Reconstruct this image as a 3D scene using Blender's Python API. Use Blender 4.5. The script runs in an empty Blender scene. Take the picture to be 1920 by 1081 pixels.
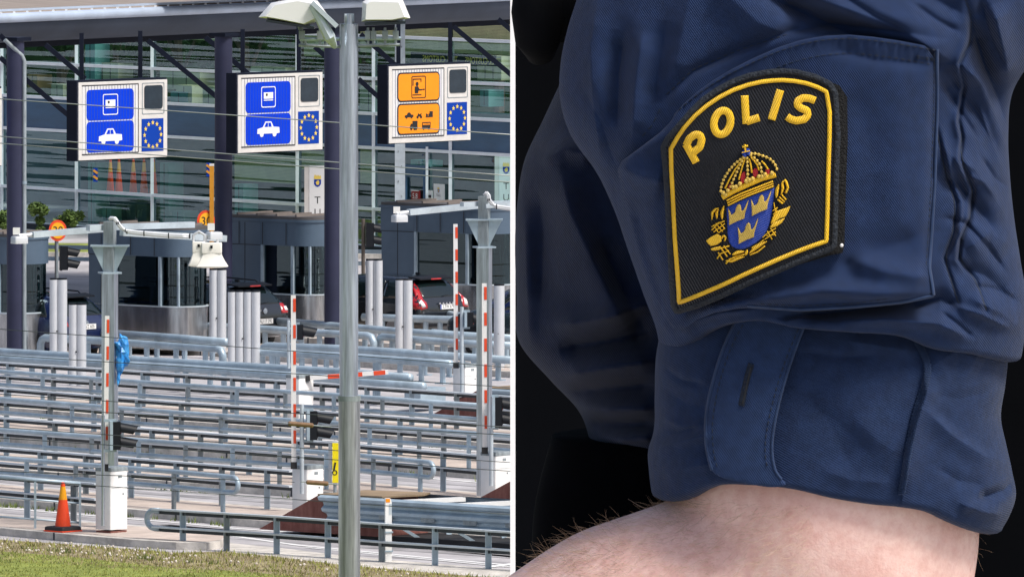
import bpy, bmesh, math, random
import numpy as np
from mathutils import Vector, Matrix
from mathutils.geometry import delaunay_2d_cdt
from mathutils.bvhtree import BVHTree
sc = bpy.context.scene
COL = sc.collection
R = math.radians
# ------------------------------------------------------------------ camera, sky, sun, exposure
F = 20000.0            # focal length in photo pixels (long telephoto)
H = 13.9               # camera height over the plaza, standing on a footbridge
HZ = -500.0            # row of the horizon in photo pixels
cd = bpy.data.cameras.new("camera"); cam = bpy.data.objects.new("camera", cd); COL.objects.link(cam)
cd.sensor_width = 36; cd.lens = F / 1920 * 36; cd.shift_y = (HZ - 540.5) / 1920
cam.location = (0, 0, H); cam.rotation_euler = (R(90), 0, 0)
cd.clip_start = 0.5; cd.clip_end = 4000; sc.camera = cam
SUN_EL, SUN_AZ = 55, 123   # azimuth clockwise from +Y
w = bpy.data.worlds.new("World"); sc.world = w; w.use_nodes = True
nt = w.node_tree; bg = nt.nodes["Background"]
sky = nt.nodes.new("ShaderNodeTexSky"); sky.sky_type = 'NISHITA'; sky.sun_disc = False
sky.sun_elevation = R(SUN_EL); sky.sun_rotation = R(SUN_AZ); sky.air_density = 1.0; sky.dust_density = 4.0; sky.ozone_density = 1.0
nt.links.new(sky.outputs[0], bg.inputs[0]); bg.inputs[1].default_value = 0.10
sl = bpy.data.lights.new("sun", 'SUN'); so = bpy.data.objects.new("sun", sl); COL.objects.link(so)
sl.energy = 2.8; sl.angle = R(18); sl.color = (1, .96, .9)
sd = Vector((math.sin(R(SUN_AZ)) * math.cos(R(SUN_EL)), math.cos(R(SUN_AZ)) * math.cos(R(SUN_EL)), math.sin(R(SUN_EL))))
so.rotation_euler = sd.to_track_quat('Z', 'Y').to_euler()
sc.view_settings.view_transform = 'Standard'; sc.view_settings.look = 'None'
sc.view_settings.exposure = 0.46; sc.view_settings.gamma = 1
sc.cycles.max_bounces = 6; sc.cycles.transparent_max_bounces = 12
# ------------------------------------------------------------------ helpers
rng = random.Random(7)
def W(px, py, h=0.0):           # photo pixel on the horizontal plane z = h
    Y = F * (H - h) / (py - HZ)
    return Vector(((px - 960) * Y / F, Y, h))
def P(px, py, Y):               # photo pixel at distance Y
    return Vector(((px - 960) * Y / F, Y, H - (py - HZ) * Y / F))
def scl(Y): return F / Y
LANE = math.atan2(.762, .648)   # local X across the lanes, local Y along the driving direction
MATS = {}
def mat(name, col, rough=.6, metal=0, var=.12, vs=3.0, bump=0, bs=40, spec=.5, emit=0, col2=None, coat=0, stretch=None, sheen=0, lo=.35, hi=.65):
    m = bpy.data.materials.new(name); m.use_nodes = True; n = m.node_tree; b = n.nodes["Principled BSDF"]
    b.inputs["Roughness"].default_value = rough; b.inputs["Metallic"].default_value = metal
    b.inputs["Specular IOR Level"].default_value = spec
    if coat: b.inputs["Coat Weight"].default_value = coat; b.inputs["Coat Roughness"].default_value = .05
    if sheen: b.inputs["Sheen Weight"].default_value = sheen
    tc = n.nodes.new("ShaderNodeTexCoord"); src = tc.outputs["Object"]
    if stretch:
        mp = n.nodes.new("ShaderNodeMapping"); mp.inputs["Scale"].default_value = stretch
        n.links.new(src, mp.inputs[0]); src = mp.outputs[0]
    c = tuple(col) + (1,)
    if var or col2:
        no = n.nodes.new("ShaderNodeTexNoise"); no.inputs["Scale"].default_value = vs; no.inputs["Detail"].default_value = 6; no.inputs["Roughness"].default_value = .65
        n.links.new(src, no.inputs["Vector"])
        r = n.nodes.new("ShaderNodeValToRGB"); n.links.new(no.outputs[0], r.inputs[0])
        r.color_ramp.elements[0].position = lo; r.color_ramp.elements[1].position = hi
        c1 = tuple(x * (1 - var) for x in col); c2 = col2 or tuple(min(1, x * (1 + var)) for x in col)
        r.color_ramp.elements[0].color = c1 + (1,); r.color_ramp.elements[1].color = tuple(c2) + (1,)
        n.links.new(r.outputs[0], b.inputs["Base Color"])
    else: b.inputs["Base Color"].default_value = c
    if bump:
        n2 = n.nodes.new("ShaderNodeTexNoise"); n2.inputs["Scale"].default_value = bs; n2.inputs["Detail"].default_value = 4
        n.links.new(src, n2.inputs["Vector"])
        bp = n.nodes.new("ShaderNodeBump"); bp.inputs["Strength"].default_value = bump; bp.inputs["Distance"].default_value = .02
        n.links.new(n2.outputs[0], bp.inputs["Height"]); n.links.new(bp.outputs[0], b.inputs["Normal"])
    if emit:
        b.inputs["Emission Color"].default_value = c; b.inputs["Emission Strength"].default_value = emit
    MATS[name] = m; return m
class MB:
    def __init__(s): s.v = []; s.f = []; s.mi = []; s.m = 0
    def add(s, vs, fs):
        o = len(s.v); s.v += [tuple(x) for x in vs]; s.f += [tuple(i + o for i in f) for f in fs]; s.mi += [s.m] * len(fs); return s
    def box(s, c, d, rz=0):
        c = Vector(c); M = Matrix.Rotation(rz, 3, 'Z')
        vs = [c + M @ Vector((d[0] / 2 * i, d[1] / 2 * j, d[2] / 2 * k)) for i in (-1, 1) for j in (-1, 1) for k in (-1, 1)]
        return s.add(vs, [(0, 1, 3, 2), (4, 6, 7, 5), (0, 4, 5, 1), (2, 3, 7, 6), (0, 2, 6, 4), (1, 5, 7, 3)])
    def rbox(s, c, d, r=.02, rz=0):       # box with rounded vertical and top edges
        w_, h_ = d[0] / 2, d[1] / 2; pts = []
        for cx, cy, a0 in ((w_ - r, h_ - r, 0), (-w_ + r, h_ - r, 90), (-w_ + r, -h_ + r, 180), (w_ - r, -h_ + r, 270)):
            for k in range(4): pts.append((cx + r * math.cos(R(a0 + 30 * k)), cy + r * math.sin(R(a0 + 30 * k))))
        M = Matrix.Rotation(rz, 3, 'Z'); c = Vector(c); n = len(pts); vs = []; fs = []
        lv = [(-d[2] / 2, 1), (d[2] / 2 - r, 1), (d[2] / 2 - r * .3, 1 - .3 * r / max(w_, h_)), (d[2] / 2, 1 - r / max(w_, h_))]
        for z, k in lv: vs += [c + M @ Vector((x * k, y * k, z)) for x, y in pts]
        for l in range(3): fs += [(l * n + i, l * n + (i + 1) % n, (l + 1) * n + (i + 1) % n, (l + 1) * n + i) for i in range(n)]
        fs += [tuple(range(n - 1, -1, -1)), tuple(3 * n + i for i in range(n))]
        return s.add(vs, fs)
    def bar(s, a, b, w_, h_, up=(0, 0, 1)):
        a = Vector(a); b = Vector(b); d = (b - a).normalized(); x = d.cross(Vector(up))
        if x.length < 1e-4: x = d.cross(Vector((0, 1, 0)))
        x.normalize(); z = x.cross(d)
        vs = [p + x * (w_ / 2 * i) + z * (h_ / 2 * j) for p in (a, b) for i, j in ((-1, -1), (1, -1), (1, 1), (-1, 1))]
        return s.add(vs, [(3, 2, 1, 0), (4, 5, 6, 7), (0, 1, 5, 4), (1, 2, 6, 5), (2, 3, 7, 6), (3, 0, 4, 7)])
    def tube(s, pts, r, n=10):
        pts = [Vector(p) for p in pts]; k = len(pts); rs = r if isinstance(r, (list, tuple)) else [r] * k; vs = []; fs = []
        x = None
        for i, p in enumerate(pts):
            d = (pts[min(i + 1, k - 1)] - pts[max(i - 1, 0)]).normalized()
            if x is None:
                x = d.cross(Vector((0, 0, 1)))
                if x.length < 1e-3: x = Vector((1, 0, 0))
            x = (x - d * x.dot(d)).normalized(); y = d.cross(x)
            vs += [p + (x * math.cos(2 * math.pi * j / n) + y * math.sin(2 * math.pi * j / n)) * rs[i] for j in range(n)]
        for i in range(k - 1): fs += [(i * n + j, i * n + (j + 1) % n, (i + 1) * n + (j + 1) % n, (i + 1) * n + j) for j in range(n)]
        fs += [tuple(range(n - 1, -1, -1)), tuple((k - 1) * n + j for j in range(n))]
        return s.add(vs, fs)
    def ext(s, poly, vec):
        vec = Vector(vec); n = len(poly); vs = [Vector(p) for p in poly] + [Vector(p) + vec for p in poly]
        return s.add(vs, [tuple(range(n - 1, -1, -1)), tuple(range(n, 2 * n))] + [(i, (i + 1) % n, n + (i + 1) % n, n + i) for i in range(n)])
    def lathe(s, prof, c=(0, 0, 0), n=16):
        c = Vector(c); vs = []; fs = []; k = len(prof)
        for r, z in prof: vs += [c + Vector((r * math.cos(2 * math.pi * j / n), r * math.sin(2 * math.pi * j / n), z)) for j in range(n)]
        for i in range(k - 1): fs += [(i * n + j, i * n + (j + 1) % n, (i + 1) * n + (j + 1) % n, (i + 1) * n + j) for j in range(n)]
        fs += [tuple(range(n - 1, -1, -1)), tuple((k - 1) * n + j for j in range(n))]
        return s.add(vs, fs)
    def ball(s, c, r, nu=10, nv=7):
        c = Vector(c); r = (r, r, r) if not isinstance(r, (tuple, list)) else r; vs = []; fs = []
        for i in range(1, nv):
            t = math.pi * i / nv
            vs += [c + Vector((r[0] * math.sin(t) * math.cos(2 * math.pi * j / nu), r[1] * math.sin(t) * math.sin(2 * math.pi * j / nu), r[2] * math.cos(t))) for j in range(nu)]
        a = len(vs); vs += [c + Vector((0, 0, r[2])), c - Vector((0, 0, r[2]))]
        for i in range(nv - 2): fs += [(i * nu + j, (i + 1) * nu + j, (i + 1) * nu + (j + 1) % nu, i * nu + (j + 1) % nu) for j in range(nu)]
        fs += [(a, j, (j + 1) % nu) for j in range(nu)] + [(a + 1, (nv - 2) * nu + (j + 1) % nu, (nv - 2) * nu + j) for j in range(nu)]
        return s.add(vs, fs)
    def build(s, name, mats, parent=None, smooth=False, world=True):
        me = bpy.data.meshes.new(name); v = s.v
        if parent is not None and world:
            b = parent_base(parent); v = [(x - b[0], y - b[1], z - b[2]) for x, y, z in v]
        me.from_pydata(v, [], s.f); me.update()
        for m in (mats if isinstance(mats, (list, tuple)) else [mats]): me.materials.append(m)
        if any(s.mi): me.polygons.foreach_set("material_index", s.mi)
        if smooth:
            me.polygons.foreach_set("use_smooth", [True] * len(me.polygons))
            if smooth != 'all': me.set_sharp_from_angle(angle=R(38))
        o = bpy.data.objects.new(name, me); COL.objects.link(o)
        if parent is not None: o.parent = parent
        return o
def parent_base(p):
    b = Vector(p.location)
    while p.parent: p = p.parent; b += Vector(p.location)
    return b
def tag(o, label, cat, group=None):
    o["label"] = label; o["category"] = cat
    if group: o["group"] = group
    return o
def thing(name, label, cat, loc=(0, 0, 0), rz=0, group=None):
    o = bpy.data.objects.new(name, None); o.empty_display_size = .2; COL.objects.link(o)
    o.location = loc; o.rotation_euler = (0, 0, rz); return tag(o, label, cat, group)
def struct(o, kind="structure"): o["kind"] = kind; return o
def dup(root, loc, rz=None, label=None):
    def cp(o, par):
        c = o.copy(); COL.objects.link(c)
        if par is not None: c.parent = par
        for ch in [x for x in COL.objects if x.parent == o]: cp(ch, c)
        return c
    r = cp(root, None); r.location = loc
    if rz is not None: r.rotation_euler = (0, 0, rz)
    if label: r["label"] = label
    return r
_fc = {}
def text_tris(s):               # flat letters from the built-in font: verts (2D) and faces, height about 0.7
    if s in _fc: return _fc[s]
    cu = bpy.data.curves.new("t", 'FONT'); cu.body = s; cu.align_x = 'CENTER'
    o = bpy.data.objects.new("t", cu); me = o.to_mesh()
    r = ([tuple(v.co[:2]) for v in me.vertices], [tuple(p.vertices) for p in me.polygons])
    o.to_mesh_clear(); bpy.data.objects.remove(o); bpy.data.curves.remove(cu); _fc[s] = r; return r
def add_text(mb, s, org, ux, uy, size, wk=1.0, off=None):
    v, f = text_tris(s); org = Vector(org); ux = Vector(ux); uy = Vector(uy)
    return mb.add([org + ux * (x * size * wk) + uy * (y * size) for x, y in v], f)
def plate(mb, poly, y, th=.006):   # flat 2D shape (x,z) in a local XZ plane, facing -Y
    return mb.ext([(x, y, z) for x, z in poly], (0, -th, 0))
def rrect(x0, z0, x1, z1, r, n=4):
    pts = []
    for cx, cz, a0 in ((x1 - r, z1 - r, 0), (x0 + r, z1 - r, 90), (x0 + r, z0 + r, 180), (x1 - r, z0 + r, 270)):
        for k in range(n + 1): pts.append((cx + r * math.cos(R(a0 + 90 * k / n)), cz + r * math.sin(R(a0 + 90 * k / n))))
    return pts
def ring(mb, po, pi, y, th=.006):
    n = len(po); vs = [(x, y, z) for x, z in po] + [(x, y, z) for x, z in pi] + [(x, y - th, z) for x, z in po] + [(x, y - th, z) for x, z in pi]
    fs = []
    for i in range(n):
        j = (i + 1) % n
        fs += [(2 * n + i, 2 * n + j, 3 * n + j, 3 * n + i), (i, j, 2 * n + j, 2 * n + i), (n + j, n + i, 3 * n + i, 3 * n + j)]
    return mb.add(vs, fs)
def lerp_poly(pts, x):
    xs = [p[0] for p in pts]; return float(np.interp(x, xs, [p[1] for p in pts]))
# ------------------------------------------------------------------ materials
M_asph = mat("asphalt", (.40, .385, .395), .9, var=.22, vs=.6, bump=.35, bs=30, stretch=(1, 1, 1))
M_pave = mat("island_paving", (.47, .395, .345), .9, var=.2, vs=1.3, bump=.3, bs=18)
M_kerb = mat("kerb_concrete", (.50, .47, .43), .9, var=.30, vs=2.5, bump=.3, bs=25)
M_line = mat("road_paint", (.72, .72, .71), .7, var=.12, vs=4)
M_grass = mat("grass_soil", (.18, .21, .035), .95, var=.3, vs=1.2, bump=.6, bs=12, col2=(.26, .31, .06))
M_dry = mat("dry_verge", (.26, .19, .10), .95, var=.35, vs=2.2, bump=.6, bs=15, col2=(.33, .29, .17))
M_galv = mat("galvanised_steel", (.35, .44, .51), .42, .25, var=.26, vs=1.7, lo=.3, hi=.7)
M_galvl = mat("galvanised_light", (.50, .57, .62), .42, .3, var=.16, vs=3)
M_galvd = mat("galvanised_dull", (.27, .31, .33), .55, .3, var=.22, vs=4, stretch=(3, 3, .6))
M_pole = mat("pole_steel", (.46, .52, .60), .30, .9, var=.35, vs=2.2, stretch=(6, 6, .35))
M_pole2 = mat("pole_weathered", (.12, .10, .085), .6, .35, var=.3, vs=2, stretch=(6, 6, .35))
M_alu = mat("aluminium_cover", (.62, .64, .67), .38, .35, var=.06, vs=2)
M_white = mat("white_paint", (.76, .76, .75), .4, var=.10, vs=2.2, lo=.25, hi=.5, col2=(.78, .78, .77))
M_offw = mat("offwhite_plastic", (.78, .76, .70), .45, var=.05, vs=5)
M_red = mat("red_paint", (.72, .07, .02), .45, var=.08, vs=6)
M_dark = mat("dark_rubber", (.02, .02, .022), .7, var=.2, vs=4)
M_black = mat("black_paint", (.006, .008, .012), .5, spec=.25, var=.1, vs=3)
M_navyst = mat("dark_blue_steel", (.006, .009, .020), .6, var=.15, vs=2, spec=.15)
M_colm = mat("column_paint", (.030, .033, .066), .5, spec=.25, var=.12, vs=1.2)
M_booth = mat("booth_panel", (.075, .115, .165), .5, .1, var=.1, vs=1.0)
M_boothd = mat("booth_seam", (.015, .02, .03), .6, var=0)
M_roofst = mat("booth_roof", (.085, .08, .08), .6, var=.2, vs=2)
M_steel = mat("brushed_steel", (.42, .43, .45), .25, .9, var=.35, vs=1.5, stretch=(4, 4, .5))
M_rust = mat("rust_red_plate", (.19, .052, .040), .8, var=.35, vs=2.6, col2=(.24, .10, .08), stretch=(2, 2, .6))
M_tan = mat("tan_plywood", (.25, .18, .11), .8, var=.25, vs=1.5)
M_gut = mat("gutter_metal", (.48, .56, .68), .4, .3, var=.12, vs=1.0)
M_soff = mat("soffit_panel", (.042, .056, .085), .7, var=.15, vs=.8)
M_roofd = mat("roof_felt", (.24, .205, .18), .8, var=.15, vs=1.2, stretch=(.4, 3, 1))
M_blue = mat("sign_blue", (.0, .040, .58), .5, spec=.12, var=.05, vs=2)
M_eu = mat("flag_blue", (.004, .045, .33), .5, spec=.12, var=.05, vs=2)
M_orange = mat("sign_orange", (.88, .27, .0), .4, var=.05, vs=2)
M_yel = mat("star_yellow", (.80, .58, .10), .5, var=0)
M_sgrey = mat("sign_frame", (.62, .60, .57), .5, var=.06, vs=3)
M_screen = mat("dark_display", (.02, .032, .045), .25, var=.15, vs=4)
M_cone = mat("cone_orange", (.90, .07, .01), .5, var=.06, vs=8)
M_coney = mat("cone_band_yellow", (.85, .36, .0), .45, var=.04, vs=8)
M_bag = mat("blue_plastic", (.01, .22, .72), .3, var=.25, vs=9, bump=.8, bs=14, col2=(.08, .42, .85))
M_amber = mat("ochre_paint", (.62, .27, .02), .5, var=.1, vs=3)
M_sy = mat("hazard_yellow", (.82, .68, .0), .5, var=.04)
M_insul = mat("brown_insulator", (.20, .115, .06), .5, var=.2, vs=14)
M_wire = mat("overhead_wire", (.10, .11, .12), .5, .5, var=.1)
M_wirel = mat("overhead_wire_pale", (.42, .44, .45), .5, .4, var=.1)
M_frame = mat("window_frame_white", (.84, .87, .90), .45, var=.05)
M_span = mat("spandrel_blue", (.035, .10, .19), .3, var=.15, vs=.6, stretch=(1, 1, 4))
M_cream = mat("cream_board", (.46, .46, .30), .7, var=.1, vs=2)
M_teal = mat("teal_cupboard", (.10, .28, .27), .6, var=.1, vs=2)
M_wood = mat("wood_box", (.38, .25, .11), .7, var=.15, vs=3)
M_blind = mat("window_blind", (.42, .39, .20), .7, var=.12, vs=1.5)
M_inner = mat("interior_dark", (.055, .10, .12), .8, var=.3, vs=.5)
M_tread = mat("tyre", (.012, .012, .013), .85, var=.1)
M_rim = mat("alloy_rim", (.25, .26, .28), .35, .8, var=.05)
M_chrome = mat("chrome", (.75, .76, .78), .12, 1, var=0)
M_tl = mat("tail_light", (.42, .008, .010), .15, var=.1, vs=12, coat=.8)
M_plate = mat("number_plate", (.78, .78, .76), .5, var=0)
M_ink = mat("black_ink", (.01, .01, .012), .6, var=0)
M_led = mat("lit_red", (1, .03, .01), .5, var=0, emit=2.5)
M_leaf = mat("leaf_green", (.06, .13, .022), .7, var=.45, vs=1.5, col2=(.17, .25, .05))
M_leafd = mat("leaf_dark", (.012, .032, .010), .9, var=.5, vs=.5, col2=(.035, .065, .018), spec=.1)
M_bark = mat("bark", (.07, .05, .035), .9, var=.25, vs=6)
M_flow = mat("meadow_stems", (.20, .17, .09), .8, var=.3, vs=2)
def glass(name, tint, refl=.25, rough=.0, wav=.0, ws=.6):
    m = bpy.data.materials.new(name); m.use_nodes = True; n = m.node_tree; n.nodes.remove(n.nodes["Principled BSDF"])
    out = n.nodes["Material Output"]; t = n.nodes.new("ShaderNodeBsdfTransparent"); t.inputs[0].default_value = tint + (1,)
    g = n.nodes.new("ShaderNodeBsdfGlossy"); g.inputs["Roughness"].default_value = rough; g.inputs[0].default_value = (.68, .90, 1, 1)
    mx = n.nodes.new("ShaderNodeMixShader"); mx.inputs[0].default_value = refl
    if wav:
        tc = n.nodes.new("ShaderNodeTexCoord"); mp = n.nodes.new("ShaderNodeMapping"); mp.inputs["Scale"].default_value = (.11, .11, 5.0)
        no = n.nodes.new("ShaderNodeTexNoise"); no.inputs["Scale"].default_value = ws; no.inputs["Detail"].default_value = 1.5
        bp = n.nodes.new("ShaderNodeBump"); bp.inputs["Strength"].default_value = wav; bp.inputs["Distance"].default_value = .12
        n.links.new(tc.outputs["Object"], mp.inputs[0]); n.links.new(mp.outputs[0], no.inputs["Vector"]); n.links.new(no.outputs[0], bp.inputs["Height"]); n.links.new(bp.outputs[0], g.inputs["Normal"])
    n.links.new(t.outputs[0], mx.inputs[1]); n.links.new(g.outputs[0], mx.inputs[2]); n.links.new(mx.outputs[0], out.inputs[0])
    return m
M_glass = glass("facade_glass", (.60, .80, .78), .17, .0, .24, .8)
M_bglass = glass("booth_glass", (.12, .17, .18), .09, .02, .1, 1.2)
M_cglass = mat("car_glass", (.006, .012, .013), .04, var=0, spec=.8)
# ------------------------------------------------------------------ ground, islands, verge
mb = MB(); mb.add([(-900, -300, 0), (900, -300, 0), (900, 2500, 0), (-900, 2500, 0)], [(0, 1, 2, 3)])
struct(mb.build("ground", M_asph))
def sheet(name, poly, z, m):
    mb = MB(); mb.add([(p.x, p.y, z) for p in poly], [tuple(range(len(poly)))]); return struct(mb.build(name, m))
def line_strip(name, pts, wpx, z=.008):   # painted line through ground pixels, width in metres
    mb = MB(); g = [W(*p) for p in pts]
    for a, b in zip(g, g[1:]):
        d = (b - a).normalized(); nrm = Vector((-d.y, d.x, 0)) * wpx / 2
        mb.add([(q.x, q.y, z) for q in (a - nrm, b - nrm, b + nrm, a + nrm)], [(0, 1, 2, 3)])
    return struct(mb.build(name, M_line))
def island(back, front, h=.13, kw=.14):
    b = [W(*p) for p in back]; f = [W(*p) for p in front]
    n = Vector((.648, .762, 0)); poly = f + b[::-1]
    ar = sum(p.x * q.y - q.x * p.y for p, q in zip(poly, poly[1:] + poly[:1]))
    if ar < 0: poly = poly[::-1]
    struct(MB().ext([(p.x, p.y, 0) for p in poly], (0, 0, h)).build("kerb", M_kerb))
    c = sum(poly, Vector()) / len(poly)
    inner = []
    for p in poly:
        # inset towards the strip's axis
        k = [q for q in ((b if p in f else f))]
        q = min(k, key=lambda t: (t - p).length); d = (q - p)
        inner.append(p + d.normalized() * min(.22, d.length * .3))
    mb = MB(); mb.add([(p.x, p.y, h + .004) for p in inner], [tuple(range(len(inner)))]); struct(mb.build("paving", M_pave))
    # joints of the kerb stones
    mb = MB()
    for a, e in zip(f, f[1:]):
        L_ = (e - a).length; d = (e - a).normalized(); k = int(L_ / 1.6)
        for i in range(1, k + 1):
            p = a + d * (i * 1.6 + rng.uniform(-.1, .1)); mb.bar(p + Vector((0, 0, .01)), p + Vector((0, 0, h + .006)), .03, .04)
    if mb.v: struct(mb.build("kerb", M_boothd))
# fence tables: top rail pixel polylines (A round rails at the island's front, B box rails at its back)
A1 = [(-20, 694), (0, 696), (320, 720), (630, 740), (908, 760)]
B1 = [(-20, 680), (0, 681), (320, 702), (630, 722), (955, 745), (1040, 751)]
A2 = [(-20, 746), (0, 747), (320, 772), (630, 793), (900, 813), (1040, 823)]
B2 = [(-20, 728), (0, 729), (320, 755), (630, 775), (900, 795), (1040, 805)]
A3 = [(-20, 804), (0, 805), (320, 829), (630, 849), (805, 866)]
B3 = [(-20, 784), (0, 785), (320, 809), (630, 832), (902, 856)]
A4 = [(-20, 857), (0, 858), (330, 884), (438, 894)]
B4 = [(-20, 840), (0, 841), (320, 867), (547, 885)]
B5 = [(-20, 892), (0, 893), (182, 909)]
def foot(line, h, dy=0, x1=None):
    r = []
    for px, py in line:
        p = W(px, py, h); y = HZ + F * H / p.y; r.append((px, y + dy))
    if x1: r.append((x1, r[-1][1] + (x1 - r[-1][0]) * .07))
    return r
for Bl, Al in ((B1, A1), (B2, A2)):
    island(foot(Bl, .82, -5, 1100), foot(Al, .8, 5, 1100))
island(foot(B3, .82, -5, 1100), foot(A3, .8, 5, 1100))
island(foot(B4, .82, -5, 1100), foot(A4, .8, 6, 1100))
island([(-40, 974), (0, 977), (200, 994), (330, 1003), (390, 1008), (418, 1014)], [(-40, 1000), (0, 1003), (140, 1016), (250, 1025), (330, 1030), (385, 1031), (412, 1028), (424, 1021)])
# islands under the booths
for bk, fr in (([(-40, 640), (0, 643), (160, 652), (240, 657)], [(-40, 669), (0, 671), (160, 681), (320, 694), (240, 688)]),
               ([(60, 632), (300, 640), (500, 655), (700, 668), (960, 690)], [(60, 640), (300, 660), (500, 676), (700, 690), (960, 708)]),
               ([(380, 618), (600, 627), (800, 640), (960, 650)], [(380, 634), (600, 645), (800, 659), (960, 668)]),
               ([(640, 596), (800, 603), (1000, 616)], [(640, 611), (800, 621), (1000, 635)])):
    island(bk, fr)
for l in (A1, A2, A3, A4): line_strip("road_marking", foot(l, .8, 11, 1100), .13)
line_strip("road_marking", [(-40, 967), (200, 983), (420, 1002), (560, 1022), (800, 1045), (1000, 1063)], .13)
line_strip("road_marking", [(575, 1026), (800, 1048), (1000, 1067)], .10, .009)
line_strip("road_marking", [(915, 1063), (990, 1053)], .2, .010)
M_tyre = mat("tyre_worn_asphalt", (.30, .29, .30), .85, var=.3, vs=.8)
def tyre(pts, wd):
    o = line_strip("tyre_mark", pts, wd, .005); o.data.materials[0] = M_tyre
for l in (A1, A2, A3, A4):
    q = foot(l, .8, 0, 1100); tyre([(x, y + 17) for x, y in q], .45); tyre([(x, y + 28) for x, y in q], .45)
tyre([(430, 1020), (700, 1040), (1000, 1060)], .5); tyre([(300, 985), (600, 1008), (1000, 1045)], .5)
mb = MB(); r = random.Random(11)      # weeds in the kerb joints
for l in (A1, A2, A3, A4, [(-20, 930), (0, 931), (330, 957), (425, 962)]):
    q = foot(l, .8, 7)
    for k in range(26):
        x = r.uniform(q[0][0], q[-1][0]); p = W(x, lerp_poly(q, x) + r.uniform(0, 2))
        for i in range(r.randint(4, 14)):
            a = r.uniform(0, 6.28); d = Vector((math.cos(a), math.sin(a), 0)) * .012; o_ = p + Vector((r.gauss(0, .07), r.gauss(0, .03), 0)); mb.add([o_ - d, o_ + d, o_ + Vector((r.gauss(0, .03), r.gauss(0, .03), r.uniform(.04, .13)))], [(0, 1, 2)])
struct(mb.build("weeds", mat("weed_green", (.13, .17, .04), .8, var=.3)), "stuff")
# verge and lawn in front
edge = [(-200, 990), (0, 1012), (140, 1021), (330, 1036), (425, 1034), (520, 1044), (650, 1060), (800, 1073), (960, 1086), (1200, 1104)]
v0 = [W(*p) for p in edge]
inn = [W(x, y + d) for (x, y), d in zip(edge, (22, 22, 24, 30, 36, 34, 30, 26, 30, 30))]
sheet("verge", v0 + inn[::-1], .012, M_dry)
sheet("lawn", inn + [Vector((30, 90, 0)), Vector((-60, 90, 0))], .014, M_grass)
conc = [(425, 1031), (520, 1040), (650, 1056), (800, 1069), (960, 1082), (1200, 1100)]
sheet("gutter_strip", [W(x, y - 14) for x, y in conc] + [W(x, y + 5) for x, y in conc][::-1], .006, M_kerb)
def blades(name, n, ypx, hgt, m, seed, wd=.012, xr=(-20, 975)):
    r = random.Random(seed); mb = MB()
    for i in range(n):
        x = r.uniform(*xr); y0 = lerp_poly(edge, x); y = y0 + ypx(r)
        if y > 1100: continue
        p = W(x, y); h = hgt * r.uniform(.4, 1.2); a = r.uniform(0, 6.28); d = Vector((math.cos(a), math.sin(a), 0)) * wd
        lean = Vector((r.uniform(-.6, .6), r.uniform(-.6, .6), 1)) * h
        mb.add([p - d, p + d, p + lean], [(0, 1, 2)])
    return struct(mb.build(name, m), "stuff")
M_bl1 = mat("grass_blade", (.21, .25, .035), .8, var=.35, vs=.8, col2=(.34, .34, .08))
M_bl2 = mat("dry_blade", (.34, .26, .13), .8, var=.35, vs=2, col2=(.42, .38, .2))
struct(blades("grass", 15000, lambda r: 25 + r.random() ** 1.0 * 60, .05, M_bl1, 1), "stuff")
blades("dry_grass", 5000, lambda r: 4 + r.random() * 36, .065, M_bl2, 2)
blades("grass_tufts", 2200, lambda r: 3 + r.random() ** 2 * 26, .10, M_bl1, 3)
mb = MB(); r = random.Random(5)
for i in range(120):
    x = r.uniform(0, 950) if i > 70 else r.uniform(0, 330); p = W(x, lerp_poly(edge, x) + 3 + r.random() * 24); s = r.uniform(.012, .026)
    mb.ball(p + Vector((0, 0, .05 + r.random() * .05)), s, 5, 4)
struct(mb.build("clover_flowers", mat("clover_white", (.62, .56, .5), .8, var=.2, vs=4)), "stuff")
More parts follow.
